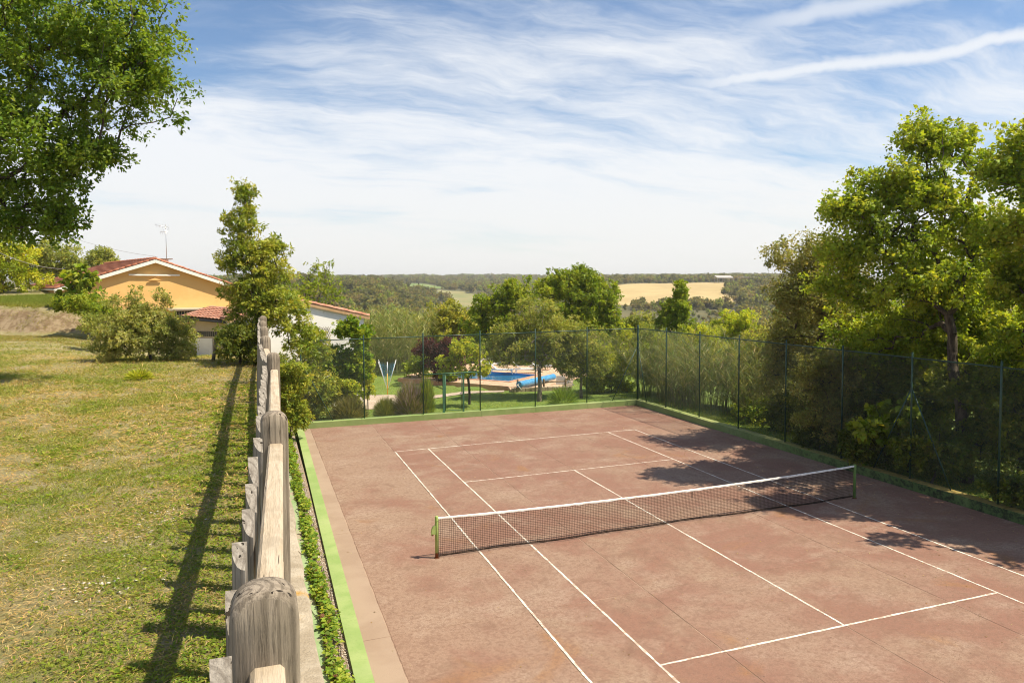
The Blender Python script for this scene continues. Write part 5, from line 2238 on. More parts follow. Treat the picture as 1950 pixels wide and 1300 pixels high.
tree('cypress_shrub', 'upright light green conifer at the corner of the white house', 'shrub', lbase(699, d),
     [lobe(699, 705, 11, 26, d, 1, .35), lobe(700, 735, 13, 26, d, 1, .4), lobe(697, 684, 6, 10, d, 1, .2)], 60, .22, 120, .085, .45, BRIGHT, trunk_r=.03, seed=27)

# reeds and canes -------------------------------------------------------
def reeds(name, label, cx, cy, rx, ry, n, h0, h1, cols, seed, spread=.18, leaves=9, lw=.035, ll=.55, stem_r=.010, group=None):
    rg = np.random.default_rng(seed)
    a = rg.random(n)*2*math.pi
    rr = np.sqrt(rg.random(n))
    x, y = cx+rx*rr*np.cos(a), cy+ry*rr*np.sin(a)
    z = near_z(x, y)
    H = h0+(h1-h0)*rg.random(n)*(1-.25*rr)
    lean = rg.normal(size=(n, 2))*spread+np.stack([np.cos(a)*rr, np.sin(a)*rr], -1)*spread*1.3
    t = np.linspace(0, 1, 6)
    B = np.stack([x, y, z-.05], -1)
    pts = B[:, None]+np.stack([lean[:, 0:1]*H[:, None]*t**1.7, lean[:, 1:2]*H[:, None]*t**1.7, H[:, None]*(t-.10*t**3)], -1)
    root = empty(name, (cx, cy, float(near_z(cx, cy))), label, 'reeds', group)
    r_ = stem_r*(1-.7*t)
    s = np.array([math.cos(YAW), -math.sin(YAW), 0])
    s2 = np.array([math.sin(YAW), math.cos(YAW), 0])
    ring = np.stack([s, -.5*s+.87*s2, -.5*s-.87*s2])
    V = (pts[:, :, None]+ring[None, None]*r_[None, :, None, None]).reshape(-1, 3)
    i, j, k = np.meshgrid(np.arange(n), np.arange(5), np.arange(3), indexing='ij')
    q0 = (i*6+j)*3
    F = np.stack([q0+k, q0+(k+1) % 3, q0+3+(k+1) % 3, q0+3+k], -1).reshape(-1, 4)
    cc = palette(n, cols[1:], rg, gain=1.55)
    link_obj('stems', np_mesh('stems', V, F, GRASS, np.repeat(cc, 18, 0)), root)['kind'] = 'stuff'
    m = n*leaves
    idx = np.repeat(np.arange(n), leaves)
    u = .25+.75*rg.random(m)
    f = u*5
    i0 = np.minimum(f.astype(int), 4)
    fr = (f-i0)[:, None]
    P = pts[idx, i0]*(1-fr)+pts[idx, i0+1]*fr
    T = rand_dirs(m, rg)*[1, 1, .4]+[0, 0, .75]
    N = rand_dirs(m, rg)
    N[:, 2] += .5
    L = ll*(.6+.7*rg.random(m))
    V, F = leaf_quads(P, T, N, L, np.full(m, lw)*(.7+.6*rg.random(m)), .1)
    link_obj('blades', np_mesh('blades', V, F, GRASS, np.repeat(palette(m, cols, rg, gain=1.75), 4, 0)), root)['kind'] = 'stuff'
    return root


p = at(735, 640, 58)
reeds('cane_clump', 'tall pale cane thicket on the far side of the garden lawn', p[0], p[1], 3.0, 2.2, 420, 4.2, 6.3, CANE, 1, .14, 16, .05, .6)
p = at(640, 640, 64)
reeds('cane_clump', 'cane thicket half hidden behind the white garden house', p[0], p[1], 3.2, 2.2, 240, 4.0, 6.0, CANE, 2, .14, 14, .05, .6)
reeds('reed_bed', 'dry brown reeds leaning behind the corner of the wire fence', 11.6, 16.5, 1.6, 2.4, 360, 2.4, 4.9, REED, 3, .20, 10)
reeds('reed_bed', 'pale reed thicket beside the corner post outside the court', 11.5, 19.8, 1.3, 1.5, 260, 2.2, 4.7, REED, 4, .22, 11)
reeds('reed_bed', 'grey brown reeds behind the third fence post of the long side', 12.2, 11.8, 1.4, 2.2, 300, 2.2, 4.6, REED, 5, .18, 9)
d = 46.0
tree('leafy_bush', 'sunlit leafy bush between the olive trees and the corner brace', 'shrub', lbase(1165, d),
     [lobe(1165, 700, 42, 40, d, 1, 1.2), lobe(1185, 735, 30, 22, d, 1, 1.0), lobe(1135, 720, 26, 26, d, 1, .9), lobe(1195, 660, 25, 34, d, .9, .9)], 150, .40, 170, .11, .55, BRIGHT, trunk_r=.04, seed=28)
d = 43.0
tree('leafy_bush', 'green bush tangled in the reeds behind the corner post', 'shrub', lbase(1260, d),
     [lobe(1255, 690, 30, 50, d, 1, 1.0), lobe(1290, 720, 26, 36, d, 1, .9), lobe(1340, 700, 30, 40, d, .7, .9)], 90, .40, 150, .11, .55, GREEN, trunk_r=.04, seed=29)

for i, (px, py, rx, ry, dd, pal, lab) in enumerate((
        (1240, 650, 34, 36, 45.0, OLIVE, 'olive green thicket above the corner post of the fence'),
        (1335, 650, 36, 34, 43.0, BRIGHT, 'yellow green thicket mixed into the reeds above the fence rail'),
        (1385, 690, 32, 40, 38.5, OLIVE, 'olive green bush between the reeds and the holm oak'),
        (1300, 720, 30, 30, 40.5, GREEN, 'green bush low among the dry reed stems'))):
    tree('leafy_bush', lab, 'shrub', lbase(px, dd), [lobe(px, py, rx, ry, dd, 1, rx*dd/FPX), lobe(px+rx*.5, py+ry*.4, rx*.7, ry*.8, dd, .8, rx*dd/FPX*.8)],
         90, .36, 110, .11, .4, pal, trunk_r=.03, seed=120+i, shell=.5)

# garden and valley trees ---------------------------------------------------
d = 44.0
tree('olive_tree', 'rounded olive green tree with several trunks beside the pool', 'tree', gnd(1027, 764, -.2),
     [lobe(1025, 605, 55, 40, d, 1, 1.5), lobe(985, 650, 52, 46, d, 1, 1.6), lobe(1050, 655, 60, 48, d, 1, 1.7), lobe(952, 672, 32, 26, d, 1, 1.0), lobe(1010, 672, 46, 18, d, .9, 1.2), lobe(1072, 680, 34, 26, d, 1, 1.1)],
     260, .42, 180, .115, .36, OLIVE, fork=gnd(1027, 764, -.2)+[0, 0, 1.7], trunk_r=.16, tip_r=.010, seed=30, bark=BARK_PALE, shell=.42)
tree('olive_tree', 'smaller multi stemmed olive green tree beside the stone wall', 'tree', gnd(1107, 758, -.2),
     [lobe(1110, 660, 48, 42, d, 1, 1.4), lobe(1135, 690, 36, 30, d, 1, 1.1), lobe(1095, 700, 34, 24, d, 1, 1.0), lobe(1090, 630, 30, 28, d, .9, 1.0)],
     150, .42, 170, .115, .36, OLIVE, fork=gnd(1107, 758, -.2)+[0, 0, 1.3], trunk_r=.11, tip_r=.010, seed=31, bark=BARK_PALE, shell=.42)
for px, off in ((1020, .32), (1033, -.25)):
    pass
d = 62.0
tree('broadleaf_tree', 'large green tree crown rising behind the olive tree', 'tree', lbase(1085, d),
     [lobe(1100, 530, 42, 24, d, 1.2, 1.6), lobe(1060, 545, 50, 30, d, 1, 1.8), lobe(1145, 560, 34, 32, d, 1, 1.5), lobe(1100, 590, 75, 45, d, 1, 2.4), lobe(1160, 610, 28, 36, d, 1, 1.3)],
     240, .60, 170, .17, .62, GREEN, trunk_r=.25, tip_r=.02, seed=32, gap=.2)
d = 66.0
tree('broadleaf_tree', 'green tree crown spreading left of the tallest garden tree', 'tree', lbase(965, d),
     [lobe(990, 560, 46, 32, d, 1, 1.8), lobe(940, 580, 44, 32, d, 1, 1.7), lobe(920, 625, 38, 40, d, 1, 1.6), lobe(960, 630, 50, 40, d, .9, 1.8)],
     190, .60, 170, .17, .62, GREEN, trunk_r=.22, tip_r=.02, seed=33, gap=.2)
d = 85.0
tree('yellow_green_tree', 'soft yellow green tree above the canes on the valley side', 'tree', lbase(850, d),
     [lobe(850, 600, 40, 28, d, 1, 2.2), lobe(885, 625, 30, 34, d, 1, 1.8), lobe(815, 625, 34, 28, d, 1, 1.9), lobe(855, 650, 50, 30, d, .8, 2.2)], 170, .7, 150, .21, .6, [(.085, .115, .02), (.15, .18, .035), (.22, .24, .055), (.27, .27, .08)], trunk_r=.18, tip_r=.02, seed=34)
d = 105.0
tree('yellow_green_tree', 'feathery light tree at the foot of the wooded slope', 'tree', lbase(775, d),
     [lobe(775, 610, 36, 22, d, 1, 2.4), lobe(745, 630, 30, 24, d, 1, 2.0), lobe(800, 640, 40, 24, d, 1, 2.2)], 110, .8, 140, .25, .6, OLIVE, trunk_r=.18, tip_r=.02, seed=35)
d = 51.0
tree('purple_plum_tree', 'dark purple leaved plum tree behind the garden gate', 'tree', gnd(847, 742, -.2),
     [lobe(822, 662, 38, 20, d, 1, 1.2), lobe(850, 690, 40, 30, d, 1, 1.3), lobe(862, 655, 24, 14, d, 1, .8), lobe(845, 720, 24, 18, d, .7, .8)], 140, .40, 170, .10, .6, PLUM, trunk_r=.09, tip_r=.01, seed=36)
d = 53.0
tree('leafy_bush', 'green bushes under the purple plum tree', 'shrub', lbase(800, d),
     [lobe(800, 690, 22, 20, d, 1, .9), lobe(815, 715, 18, 12, d, 1, .7), lobe(780, 700, 14, 12, d, 1, .7)], 60, .38, 130, .12, .6, GREEN, trunk_r=.03, seed=37)
d = 41.2
tree('fruit_tree', 'small spreading fruit tree with a forked trunk by the gate', 'tree', gnd(894, 770, -.2),
     [lobe(880, 660, 30, 16, d, 1, .8), lobe(855, 685, 28, 14, d, 1, .8), lobe(905, 675, 26, 22, d, 1, .8), lobe(920, 700, 22, 14, d, 1, .7), lobe(875, 705, 34, 14, d, .9, .8), lobe(850, 712, 16, 10, d, .9, .5)],
     110, .26, 85, .11, .55, BRIGHT, fork=gnd(894, 770, -.2)+[0, 0, .85], trunk_r=.085, tip_r=.010, seed=38, gap=.3)
d = 57.0
tree('poplar_tree', 'narrow pointed green tree rising above the reeds', 'tree', lbase(1292, d),
     [lobe(1297, 555, 9, 22, d, 2, .5), lobe(1293, 590, 18, 28, d, 1.3, .9), lobe(1272, 590, 14, 14, d, 1.2, .6), lobe(1295, 630, 24, 34, d, 1, 1.1), lobe(1262, 610, 12, 16, d, 1, .6)], 130, .36, 150, .14, .62, GREEN, trunk_r=.1, tip_r=.012, seed=39)
d = 70.0
tree('yellow_green_tree', 'bright spring green tree behind the reeds below the wheat', 'tree', lbase(1400, d),
     [lobe(1400, 610, 40, 26, d, 1, 1.8), lobe(1370, 640, 30, 30, d, 1, 1.5), lobe(1425, 640, 30, 30, d, 1, 1.5)], 150, .6, 140, .17, .55, BRIGHT, trunk_r=.12, tip_r=.015, seed=40)
d = 58.0
tree('leafy_bush', 'yellowish thicket left of the pointed tree above the fence', 'shrub', lbase(1220, d),
     [lobe(1220, 625, 32, 28, d, 1, 1.4), lobe(1195, 650, 24, 30, d, 1, 1.2), lobe(1340, 645, 40, 26, d, .8, 1.4)], 140, .5, 130, .15, .5, OLIVE, trunk_r=.06, seed=43)

# bed plants at the far kerb
def lavender(name, label, px, py, d, rx, ry, n, cols, seed, tipcol=None):
    rg = np.random.default_rng(seed)
    c = at(px, py, d)
    s = d/FPX
    c[2] = gz(c[0], c[1])
    root = empty(name, c, label, 'shrub')
    dirs = rand_dirs(n, rg)
    dirs[:, 2] = np.abs(dirs[:, 2])*1.3+.1
    dirs *= [rx*s, rx*s*.8, ry*s*1.6]
    u = (.35+.65*rg.random(n))[:, None]
    P = c+dirs*u*.75
    V, F = leaf_quads(P, dirs, rand_dirs(n, rg), np.linalg.norm(dirs, axis=1)*.45, np.full(n, .018), .05)
    col = palette(n, cols, rg)
    if tipcol is not None:
        sel = (rg.random(n) < .35) & (u[:, 0] > .75)
        col[sel] = palette(sel.sum(), tipcol, rg)
    link_obj('foliage', np_mesh('foliage', V, F, GRASS, np.repeat(col, 4, 0)), root)
    return root


LAVC = [(.06, .075, .03), (.11, .12, .055), (.17, .17, .09)]
LAVT = [(.16, .13, .24), (.24, .20, .33), (.20, .16, .28)]
lavender('lavender_bush', 'lavender bush in mauve flower beside the gate post', 782, 790, 38.3, 34, 30, 5200, LAVC, 1, LAVT)
lavender('lavender_bush', 'grey green cushion plant between fence post and lavender', 735, 795, 38.0, 26, 18, 3600, [(.07, .10, .03), (.12, .15, .05), (.16, .18, .07)], 2)
lavender('lavender_bush', 'low greyish lavender under the yellow shrub', 665, 797, 37.6, 36, 22, 4600, LAVC, 3)
lavender('leafy_clump', 'dark leafy plant climbing beside the gate bay fence post', 812, 788, 38.4, 18, 34, 2600, GREEN, 4)
lavender('iris_clump', 'green sword leaved clump at the foot of the olive trees', 1072, 762, 41.3, 32, 17, 1500, [(.05, .10, .015), (.09, .16, .025), (.15, .21, .04)], 5)
lavender('flowering_weed', 'straw coloured weed with small yellow flowers beside the fence', 558, 800, 14.5, 24, 40, 2600, [(.17, .17, .06), (.27, .24, .10), (.33, .29, .15)], 6, [(.75, .55, .02), (.85, .62, .03)])
lavender('weed_patch', 'leafy green weeds on the lawn in front of the round bush', 265, 722, 18.2, 26, 9, 900, BRIGHT, 7)

# ivy along the gutter ---------------------------------------------------
rg = np.random.default_rng(77)
n = 26000
y = -10.5+27.5*rg.random(n)**1.15
x = -9.53+.075*rg.normal(size=n)+.05*np.sin(y*1.7)+.04*np.sin(y*4.1)
dens = .55+.9*vnoise(y*1.1, x*9, 3.)+.5*vnoise(y*4., x*20, 1.)+.6*rg.random(n)-np.abs(x+9.53)*3.0
keep = (dens > .52) & (x > -9.72) & (x < -9.30)
x, y = x[keep], y[keep]
m = len(x)
zz = .10+.10*rg.random(m)+.08*np.exp(-((x+9.5)/.12)**2)
T = rand_dirs(m, rg)
T[:, 2] = .15*rg.normal(size=m)
N = rand_dirs(m, rg)*.55
N[:, 2] += 1.0
L = .085*(.6+.9*rg.random(m))
V, F = leaf_quads(np.stack([x, y, zz], -1), T, N, L, L*.85, .12)
col = palette(m, [(.045, .085, .012), (.085, .145, .018), (.14, .19, .026), (.22, .24, .045)], rg, gain=np.array([1.9, 1.9, 1.4]))
zz = zz+.05*vnoise(y*2.2, x*14, 7.)
red = rg.random(m) < .04
col[red] = palette(int(red.sum()), [(.16, .05, .03), (.24, .15, .07)], rg, gain=1.0)
o = empty('ivy', (-9.47, 0, -.15), 'trailing ivy filling the gutter along the green kerb', 'ivy')
link_obj('ivy_leaves', np_mesh('ivy_leaves', V, F, LEAF_GLOSS, np.repeat(col, 4, 0)), o)['kind'] = 'stuff'
q = MB()
for i in range(46):
    y0 = -10+.58*i
    pts = [(-9.47+.12*math.sin(i*2.1)+.05*j*math.sin(i), y0+.28*j, +.11+.03*math.sin(j+i)) for j in range(5)]
    q.tube(pts, .006, 4, caps=False)
q.build('runners', BARK, o)

# ------------------------------------------------------------------ grass of the terrace
def blades(name, x, y, z, L, w, cols, seed, lean=.8, label=None, jit=.2, clump=None):
    rg = np.random.default_rng(seed)
    n = len(x)
    P = np.stack([x, y, z], -1)
    D = rand_dirs(n, rg)*lean
    D[:, 2] = np.abs(D[:, 2])*.4+.5
    D /= np.linalg.norm(D, axis=1)[:, None]
    Sd = np.cross(D, rand_dirs(n, rg))
    Sd /= np.linalg.norm(Sd, axis=1)[:, None]+1e-9
    L = L[:, None]
    w = w[:, None]
    tip = P+D*L
    tip[:, 2] -= (L[:, 0]*.18)
    V = np.stack([P+Sd*w*.5, P-Sd*w*.5, tip], 1).reshape(-1, 3)
    F = np.arange(n*3).reshape(-1, 3)
    c = palette(n, cols, rg, clump, jit)
    return np_mesh(name, V, F, GRASS, np.repeat(c, 3, 0))


rg = np.random.default_rng(21)
N0 = 330000
dd = np.exp(math.log(1.3)+(math.log(34)-math.log(1.3))*rg.random(N0)**.92)
u = rg.random(N0)
px = -60+(570+60)*u
l = (px-975)/FPX*dd
gx_ = CAM[0]+dd*math.sin(YAW)+l*math.cos(YAW)
gy_ = CAM[1]+dd*math.cos(YAW)-l*math.sin(YAW)
ok = (gx_ < -10.66)
gx_, gy_, dd = gx_[ok], gy_[ok], dd[ok]
pat = vnoise(gx_*.9, gy_*.9, 3.3)+.6*vnoise(gx_*3.1, gy_*3.1, 8.1)
ok = rg.random(len(gx_)) < np.clip(.62+pat*1.1, .10, 1)
gx_, gy_, dd, pat = gx_[ok], gy_[ok], dd[ok], pat[ok]
sc = np.clip(dd/6.0, .75, 2.6)
LAWNC = [(.23, .19, .105), (.195, .175, .07), (.15, .165, .042), (.115, .155, .030), (.085, .135, .022)]
cl = np.clip(.42+pat*.8+.25*rg.normal(size=len(gx_)), 0, 1)
o = tag(link_obj('grass', blades('grass', gx_, gy_, lawn_z(gx_, gy_)-.004, .050*sc*(.5+rg.random(len(gx_))), .0056*sc*(.7+.6*rg.random(len(gx_))), LAWNC, 22, 1.25, clump=cl)),
        'short rough grass and straw covering the terrace lawn', 'grass', kind='stuff')
# dry straw lying on the turf
n = 45000
dd = np.exp(math.log(1.4)+(math.log(26)-math.log(1.4))*rg.random(n)**.95)
px = -60+(560+60)*rg.random(n)
l = (px-975)/FPX*dd
tx = CAM[0]+dd*math.sin(YAW)+l*math.cos(YAW)
ty = CAM[1]+dd*math.cos(YAW)-l*math.sin(YAW)
ok = (tx < -10.66) & (rg.random(n) < np.clip(.45-vnoise(tx*.9, ty*.9, 3.3)*1.2, .1, 1))
tx, ty, dd = tx[ok], ty[ok], dd[ok]
m = len(tx)
T = rand_dirs(m, rg)
T[:, 2] = .12*np.abs(T[:, 2])
N = rand_dirs(m, rg)*.2
N[:, 2] += 1
sc = np.clip(dd/6, .7, 2.4)
V, F = leaf_quads(np.stack([tx, ty, lawn_z(tx, ty)+.012+.02*rg.random(m)*sc], -1), T, N, .07*sc*(.5+rg.random(m)), .0055*sc*(.7+.6*rg.random(m)), .1)
tag(link_obj('straw', np_mesh('straw', V, F, GRASS, np.repeat(palette(m, [(.20, .145, .075), (.29, .225, .12), (.36, .29, .17)], rg), 4, 0))),
    'dry cut straw lying over the terrace lawn', 'straw', kind='stuff')
# broad-leaved weeds in the turf
n = 6500
dd = np.exp(math.log(1.3)+(math.log(18)-math.log(1.3))*rg.random(n))
px = -60+(560+60)*rg.random(n)**.75
l = (px-975)/FPX*dd
wx = CAM[0]+dd*math.sin(YAW)+l*math.cos(YAW)
wy = CAM[1]+dd*math.cos(YAW)-l*math.sin(YAW)
nearf = np.clip(1.25-np.abs(wx+11.1)/1.1, .05, 1)
ok = (wx < -10.66) & (rg.random(n) < np.maximum(nearf, vnoise(wx*1.4, wy*1.4, 5.5)*1.6))
wx, wy, dd = wx[ok], wy[ok], dd[ok]
per = 9
ix = np.repeat(np.arange(len(wx)), per)
a = rg.random(len(ix))*2*math.pi
T = np.stack([np.cos(a), np.sin(a), .25+.35*rg.random(len(ix))], -1)
P = np.stack([wx[ix]+.05*rg.normal(size=len(ix)), wy[ix]+.05*rg.normal(size=len(ix)), lawn_z(wx, wy)[ix]+.008+.012*rg.random(len(ix))], -1)
N = rand_dirs(len(ix), rg)*.5
N[:, 2] += 1
L = (.032+.03*rg.random(len(ix)))*np.clip(dd[ix]/8, .7, 1.5)
V, F = leaf_quads(P, T, N, L, L*.42, .15)
o = tag(link_obj('lawn_weeds', np_mesh('lawn_weeds', V, F, LEAF, np.repeat(palette(len(ix), [(.050, .095, .012), (.085, .14, .018), (.12, .17, .026), (.16, .195, .04)], rg), 4, 0))),
        'broad leaved green weeds growing through the lawn by the fence', 'weeds', kind='stuff')
# stubble and long grass on the bank
n = 60000
px = -120+340*rg.random(n)
dd = 31+13*rg.random(n)
l = (px-975)/FPX*dd
bx_ = CAM[0]+dd*math.sin(YAW)+l*math.cos(YAW)
by_ = CAM[1]+dd*math.cos(YAW)-l*math.sin(YAW)
s_ = (bx_-BA[0])*_bn[0]+(by_-BA[1])*_bn[1]
ok = (s_ > 1.2) | (rg.random(n) < .55)
bx_, by_, s_ = bx_[ok], by_[ok], s_[ok]
hgt = np.where(s_ > 1.2, .16+.16*rg.random(len(bx_)), .09)
o = tag(link_obj('bank_grass', blades('bank_grass', bx_, by_, lawn_z(bx_, by_)-.01, hgt, np.full(len(bx_), .022), [(.15, .125, .055), (.12, .13, .032), (.09, .125, .022), (.075, .11, .018)], 31, .8,
                                      clump=np.clip(s_*.28, 0, 1))), 'longer green grass on the crest of the earth bank', 'grass', kind='stuff')
# garden grass
n = 90000
px = 660+640*rg.random(n)
dd = 36.2+24*rg.random(n)**1.2
l = (px-975)/FPX*dd
bx_ = CAM[0]+dd*math.sin(YAW)+l*math.cos(YAW)
by_ = CAM[1]+dd*math.cos(YAW)-l*math.sin(YAW)
q_ = np.stack([bx_, by_], -1)-PB
uu, ww = q_@e1_, q_@e2_
indeck = (uu > -3.2) & (uu < PW+5.1) & (ww > -5.1) & (ww < PLn+3.1) & ~((uu > PW+.3) & (ww < -3.2)) & ~((uu > -.3) & (ww < -3.4))
ok = ~indeck & (by_ > far_in(bx_)+.4)
bx_, by_ = bx_[ok], by_[ok]
o = tag(link_obj('garden_grass', blades('garden_grass', bx_, by_, near_z(bx_, by_)-.005, .07*(.6+.8*rg.random(len(bx_))), np.full(len(bx_), .022), [(.22, .23, .07), (.15, .21, .035), (.11, .18, .025), (.085, .15, .02)], 33, 1.0)),
        'mown green grass of the garden around the pool', 'grass', kind='stuff')
n = 26000
ry_ = -10+28*rg.random(n)
rx_ = 9.22+2.6*rg.random(n)**1.4
o = tag(link_obj('verge_grass', blades('verge_grass', rx_, ry_, near_z(rx_, ry_)-.005, .14*(.5+rg.random(n)), np.full(n, .016), [(.26, .24, .07), (.16, .20, .035), (.10, .16, .022), (.07, .12, .016)], 34, .8)),
        'uneven grass along the foot of the long wire fence', 'grass', kind='stuff')

# fallen leaves and straw on the court
n = 900
fx = np.concatenate([8.7-6.5*rg.random(n)**1.5, -8.9+17*rg.random(500), 8.75-.7*rg.random(260)**2])
fy = np.concatenate([-8+25*rg.random(n), -8+25*rg.random(500), 17.45-.9*rg.random(260)**1.6])
m = len(fx)
T = rand_dirs(m, rg)
T[:, 2] *= .15
N = rand_dirs(m, rg)*.3
N[:, 2] += 1
L = .042*(.4+.9*rg.random(m))
V, F = leaf_quads(np.stack([fx, fy, cz(fx)+.010], -1), T, N, L, L*.6, .15)
tag(link_obj('fallen_leaves', np_mesh('fallen_leaves', V, F, LEAF, np.repeat(palette(m, [(.16, .09, .04), (.34, .25, .09), (.46, .40, .20), (.26, .18, .10)], rg, gain=1.0), 4, 0))),
    'small dry leaves scattered over the court, mostly under the trees', 'leaves', kind='stuff')
# stones showing in the worn patch of lawn
def pebbles(name, label, x, y, z, r, mat, seed):
    rg = np.random.default_rng(seed)
    n = len(x)
    base = np.array([(1, 0, 0), (-1, 0, 0), (0, 1, 0), (0, -1, 0), (0, 0, 1), (0, 0, -1)], float)
    V = base[None]*r[:, None, None]*np.array([1, .8, .45])*(.7+.6*rg.random((n, 6, 1)))+np.stack([x, y, z], -1)[:, None]
    tri = np.array([(0, 2, 4), (2, 1, 4), (1, 3, 4), (3, 0, 4), (2, 0, 5), (1, 2, 5), (3, 1, 5), (0, 3, 5)])
    F = (np.arange(n)[:, None, None]*6+tri[None]).reshape(-1, 3)
    return tag(link_obj(name, np_mesh(name, V.reshape(-1, 3), F, mat)), label, 'stones', kind='stuff')


PEB = two_tone('limestone_chip', (.42, .37, .30), (.62, .57, .49), 20, .95)
c1, c2, c3 = gnd(300, 985, LZ, 0), gnd(200, 1120, LZ, 0), gnd(250, 1010, LZ, 0)
X = np.concatenate([c[0]+s*rg.normal(size=n_) for c, s, n_ in ((c1, .16, 60), (c2, .14, 50), (c3, .5, 30))])
Y = np.concatenate([c[1]+s*rg.normal(size=n_) for c, s, n_ in ((c1, .22, 60), (c2, .2, 50), (c3, .8, 30))])
pebbles('lawn_stones', 'pale stone chips showing through the worn lawn', X, Y, lawn_z(X, Y)+.006, .010+.014*rg.random(len(X)), PEB, 5)
n = 2600
Y = -10+27*rg.random(n)
X = -9.34+.09*rg.normal(size=n)
ok = (X > -9.6) & (X < -9.24)
pebbles('gutter_gravel', 'loose gravel in the gutter beside the green kerb', X[ok], Y[ok], np.full(ok.sum(), .078), .012+.014*rg.random(ok.sum()), PEB, 6)

# leaning stake at the lawn edge, cable to the house
q = MB()
sp0, sp1 = lbase(403, 22.4), at(411, 640, 22.2)
q.tube([sp0-[0, 0, .1], (sp0+sp1)/2+[.02, 0, 0], sp1], [.055, .05, .045], 8)
tag(q.build('wooden_stake', BARK_PALE), 'leaning pale wooden stake at the end of the lawn', 'stake')
a_, b_2 = at(-40, 462, 40), at(122, 512, 50)
pts = [a_+(b_2-a_)*t-np.array([0, 0, .35*4*t*(1-t)]) for t in np.linspace(0, 1, 9)]
q = MB()
q.tube(pts, .016, 5)
tag(q.build('power_cable', plain('grey_cable', (.30, .29, .27), .6)), 'thin cable running from the trees to the roof of the ochre house', 'cable')
a_, b_2 = at(60, 420, 70), at(300, 489, 52)
pts = [a_+(b_2-a_)*t-np.array([0, 0, .5*4*t*(1-t)]) for t in np.linspace(0, 1, 9)]
q = MB()
q.tube(pts, .010, 5)
tag(q.build('power_cable', bpy.data.materials['grey_cable']), 'faint overhead cable reaching the ridge of the ochre house', 'cable')

# ------------------------------------------------------------------ woods of the valley: one mass of far trees
def crown_proto(name, seed, rx, h, cols, n=420, L=.95):
    rg = np.random.default_rng(seed)
    K = 26
    cen = rand_dirs(K, rg)*(rg.random(K)**.4)[:, None]*[rx, rx, h*.38]+[0, 0, h*.58]
    V, F, c = leaf_cloud(cen, np.full(K, rx*.42), n//K, L, .8, cols, rg, .8, .9)
    c = c*np.array([1.0, 1.14, 1.1])
    me = np_mesh(name, V, F, LEAF, c)
    return bpy.data.objects.new(name, me)


FOR = bpy.data.collections.new('far_tree_kinds')
F1 = [(.060, .066, .026), (.085, .088, .036), (.12, .112, .050), (.15, .135, .066)]
F2 = [(.075, .068, .034), (.10, .088, .044), (.135, .11, .060), (.16, .13, .075)]
F3 = [(.060, .082, .022), (.095, .12, .032), (.14, .16, .045), (.18, .19, .06)]
F4 = [(.040, .048, .022), (.062, .068, .032), (.085, .088, .042), (.11, .105, .055)]
for i, (sd, rx, hh, cl_) in enumerate(((1, 2.6, 7.0, F1), (2, 3.0, 7.5, F2), (3, 2.3, 8.0, F1), (4, 3.2, 6.5, F4), (5, 2.8, 7.0, F3), (6, 2.2, 8.5, F4))):
    FOR.objects.link(crown_proto('far_tree', sd, rx, hh, cl_))
rg = np.random.default_rng(91)


def wood_points(n, X0, X1, d0, d1, pw=1.0):
    X = X0+(X1-X0)*rg.random(n)
    d = np.sqrt(d0**2+(d1**2-d0**2)*rg.random(n))
    return X, d


XA, dA = wood_points(9000, 250, 1560, 190, 700)
XB, dB = wood_points(7500, 250, 1560, 700, 1350)
XC, dC = wood_points(6500, 200, 1600, 1350, 2700)
Xw, dw_ = np.concatenate([XA, XB, XC]), np.concatenate([dA, dB, dC])
open_ = in_poly(WHEAT_POLY, Xw, dw_, 2) | in_poly(GREEN_POLY, Xw, dw_, 1) | in_poly(KHAKI_POLY, Xw, dw_, 1)
# keep sight lines to the fields free of tall trees just below them
below = ((Xw > 1160) & (Xw < 1412) & (dw_ > 330) & (dw_ < 500)) | ((Xw > 828) & (Xw < 928) & (dw_ > 500) & (dw_ < 690)) | ((Xw > 733) & (Xw < 845) & (dw_ > 780) & (dw_ < 970))
near_farm = (np.abs(Xw-1405) < 45) & (dw_ > 690) & (dw_ < 790)
keep = ~open_ & ~near_farm & ~(below & (rg.random(len(Xw)) < .55))
Xw, dw_, below = Xw[keep], dw_[keep], below[keep]
Pw = far_pt(Xw, dw_, -.4)
sw_ = (.62+.75*rg.random(len(Xw))**1.5)*np.where(below, .36, 1)*np.where(dw_ > 1350, 1.25, 1)*np.where(dw_ < 350, .95, 1)
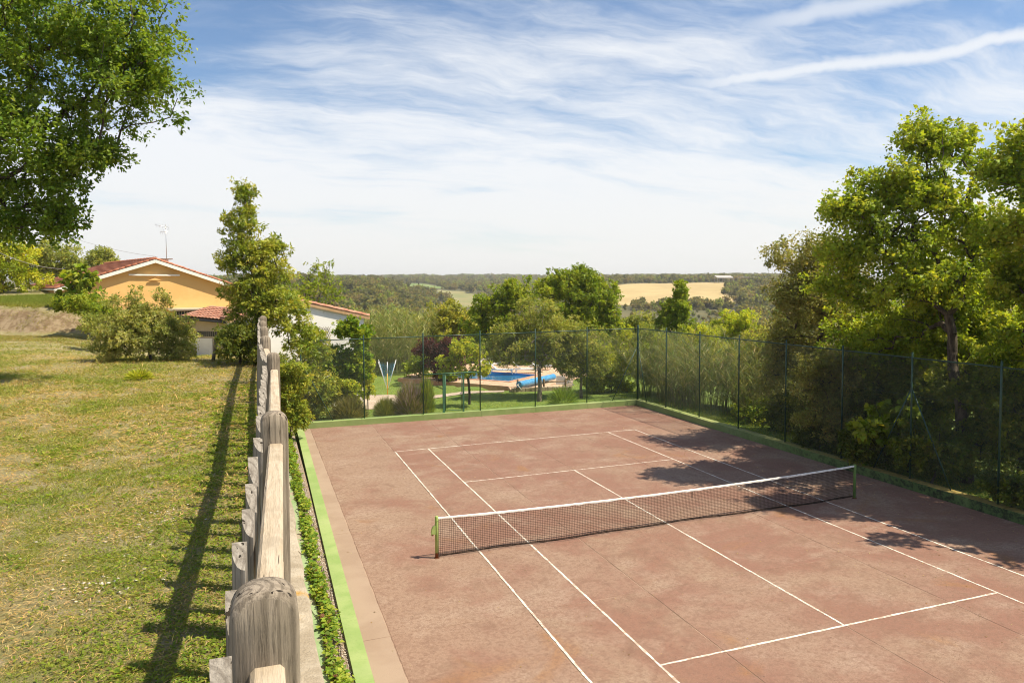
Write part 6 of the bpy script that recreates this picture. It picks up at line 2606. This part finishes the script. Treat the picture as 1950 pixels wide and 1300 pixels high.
# hedge of green bushes at the corner of the wheat field
Xe = np.concatenate([1378+52*rg.random(90), 1205+190*rg.random(70)])
de = np.concatenate([560+110*rg.random(90), 462+22*rg.random(70)])
Pw = np.concatenate([Pw, far_pt(Xe, de, -.3)])
sw_ = np.concatenate([sw_, .55+.45*rg.random(len(Xe))])
pm_ = bpy.data.meshes.new('woodland')
pm_.vertices.add(len(Pw))
pm_.vertices.foreach_set('co', Pw.astype(np.float32).ravel())
at_ = pm_.attributes.new('tscale', 'FLOAT', 'POINT')
at_.data.foreach_set('value', sw_.astype(np.float32))
at2 = pm_.attributes.new('trot', 'FLOAT_VECTOR', 'POINT')
at2.data.foreach_set('vector', np.stack([0*sw_, 0*sw_, rg.random(len(sw_))*6.28], -1).astype(np.float32).ravel())
pm_.update()
wood = link_obj('woodland', pm_)
tag(wood, 'distant olive green woodland covering the hills and valley', 'woodland', kind='stuff')
ng = bpy.data.node_groups.new('scatter', 'GeometryNodeTree')
ng.interface.new_socket('Geometry', in_out='INPUT', socket_type='NodeSocketGeometry')
ng.interface.new_socket('Geometry', in_out='OUTPUT', socket_type='NodeSocketGeometry')
gi, go = ng.nodes.new('NodeGroupInput'), ng.nodes.new('NodeGroupOutput')
ci = ng.nodes.new('GeometryNodeCollectionInfo')
ci.inputs['Collection'].default_value = FOR
ci.inputs['Separate Children'].default_value = True
ci.inputs['Reset Children'].default_value = True
iop = ng.nodes.new('GeometryNodeInstanceOnPoints')
iop.inputs['Pick Instance'].default_value = True
na1, na2 = ng.nodes.new('GeometryNodeInputNamedAttribute'), ng.nodes.new('GeometryNodeInputNamedAttribute')
na1.data_type = 'FLOAT'
na1.inputs[0].default_value = 'tscale'
na2.data_type = 'FLOAT_VECTOR'
na2.inputs[0].default_value = 'trot'
ng.links.new(gi.outputs[0], iop.inputs['Points'])
ng.links.new(ci.outputs[0], iop.inputs['Instance'])
ng.links.new(na1.outputs[0], iop.inputs['Scale'])
ng.links.new(na2.outputs[0], iop.inputs['Rotation'])
ng.links.new(iop.outputs[0], go.inputs[0])
md = wood.modifiers.new('scatter', 'NODES')
md.node_group = ng

# ------------------------------------------------------------------ summer haze over the valley
q = MB()
q.box((CAM[0], CAM[1], 4.0), (8600, 8600, 132))
hz = q.build('haze', None)
hz['kind'] = 'stuff'
m = bpy.data.materials.new('haze')
m.use_nodes = True
t = m.node_tree
t.nodes.clear()
k = NT(t)
o_ = k.n('ShaderNodeOutputMaterial')
v_ = k.n('ShaderNodeVolumePrincipled')
v_.inputs['Color'].default_value = (.93, .95, .98, 1)
v_.inputs['Density'].default_value = .00018
v_.inputs['Anisotropy'].default_value = .2
k.link(v_.outputs[0], o_.inputs['Volume'])
hz.data.materials.append(m)
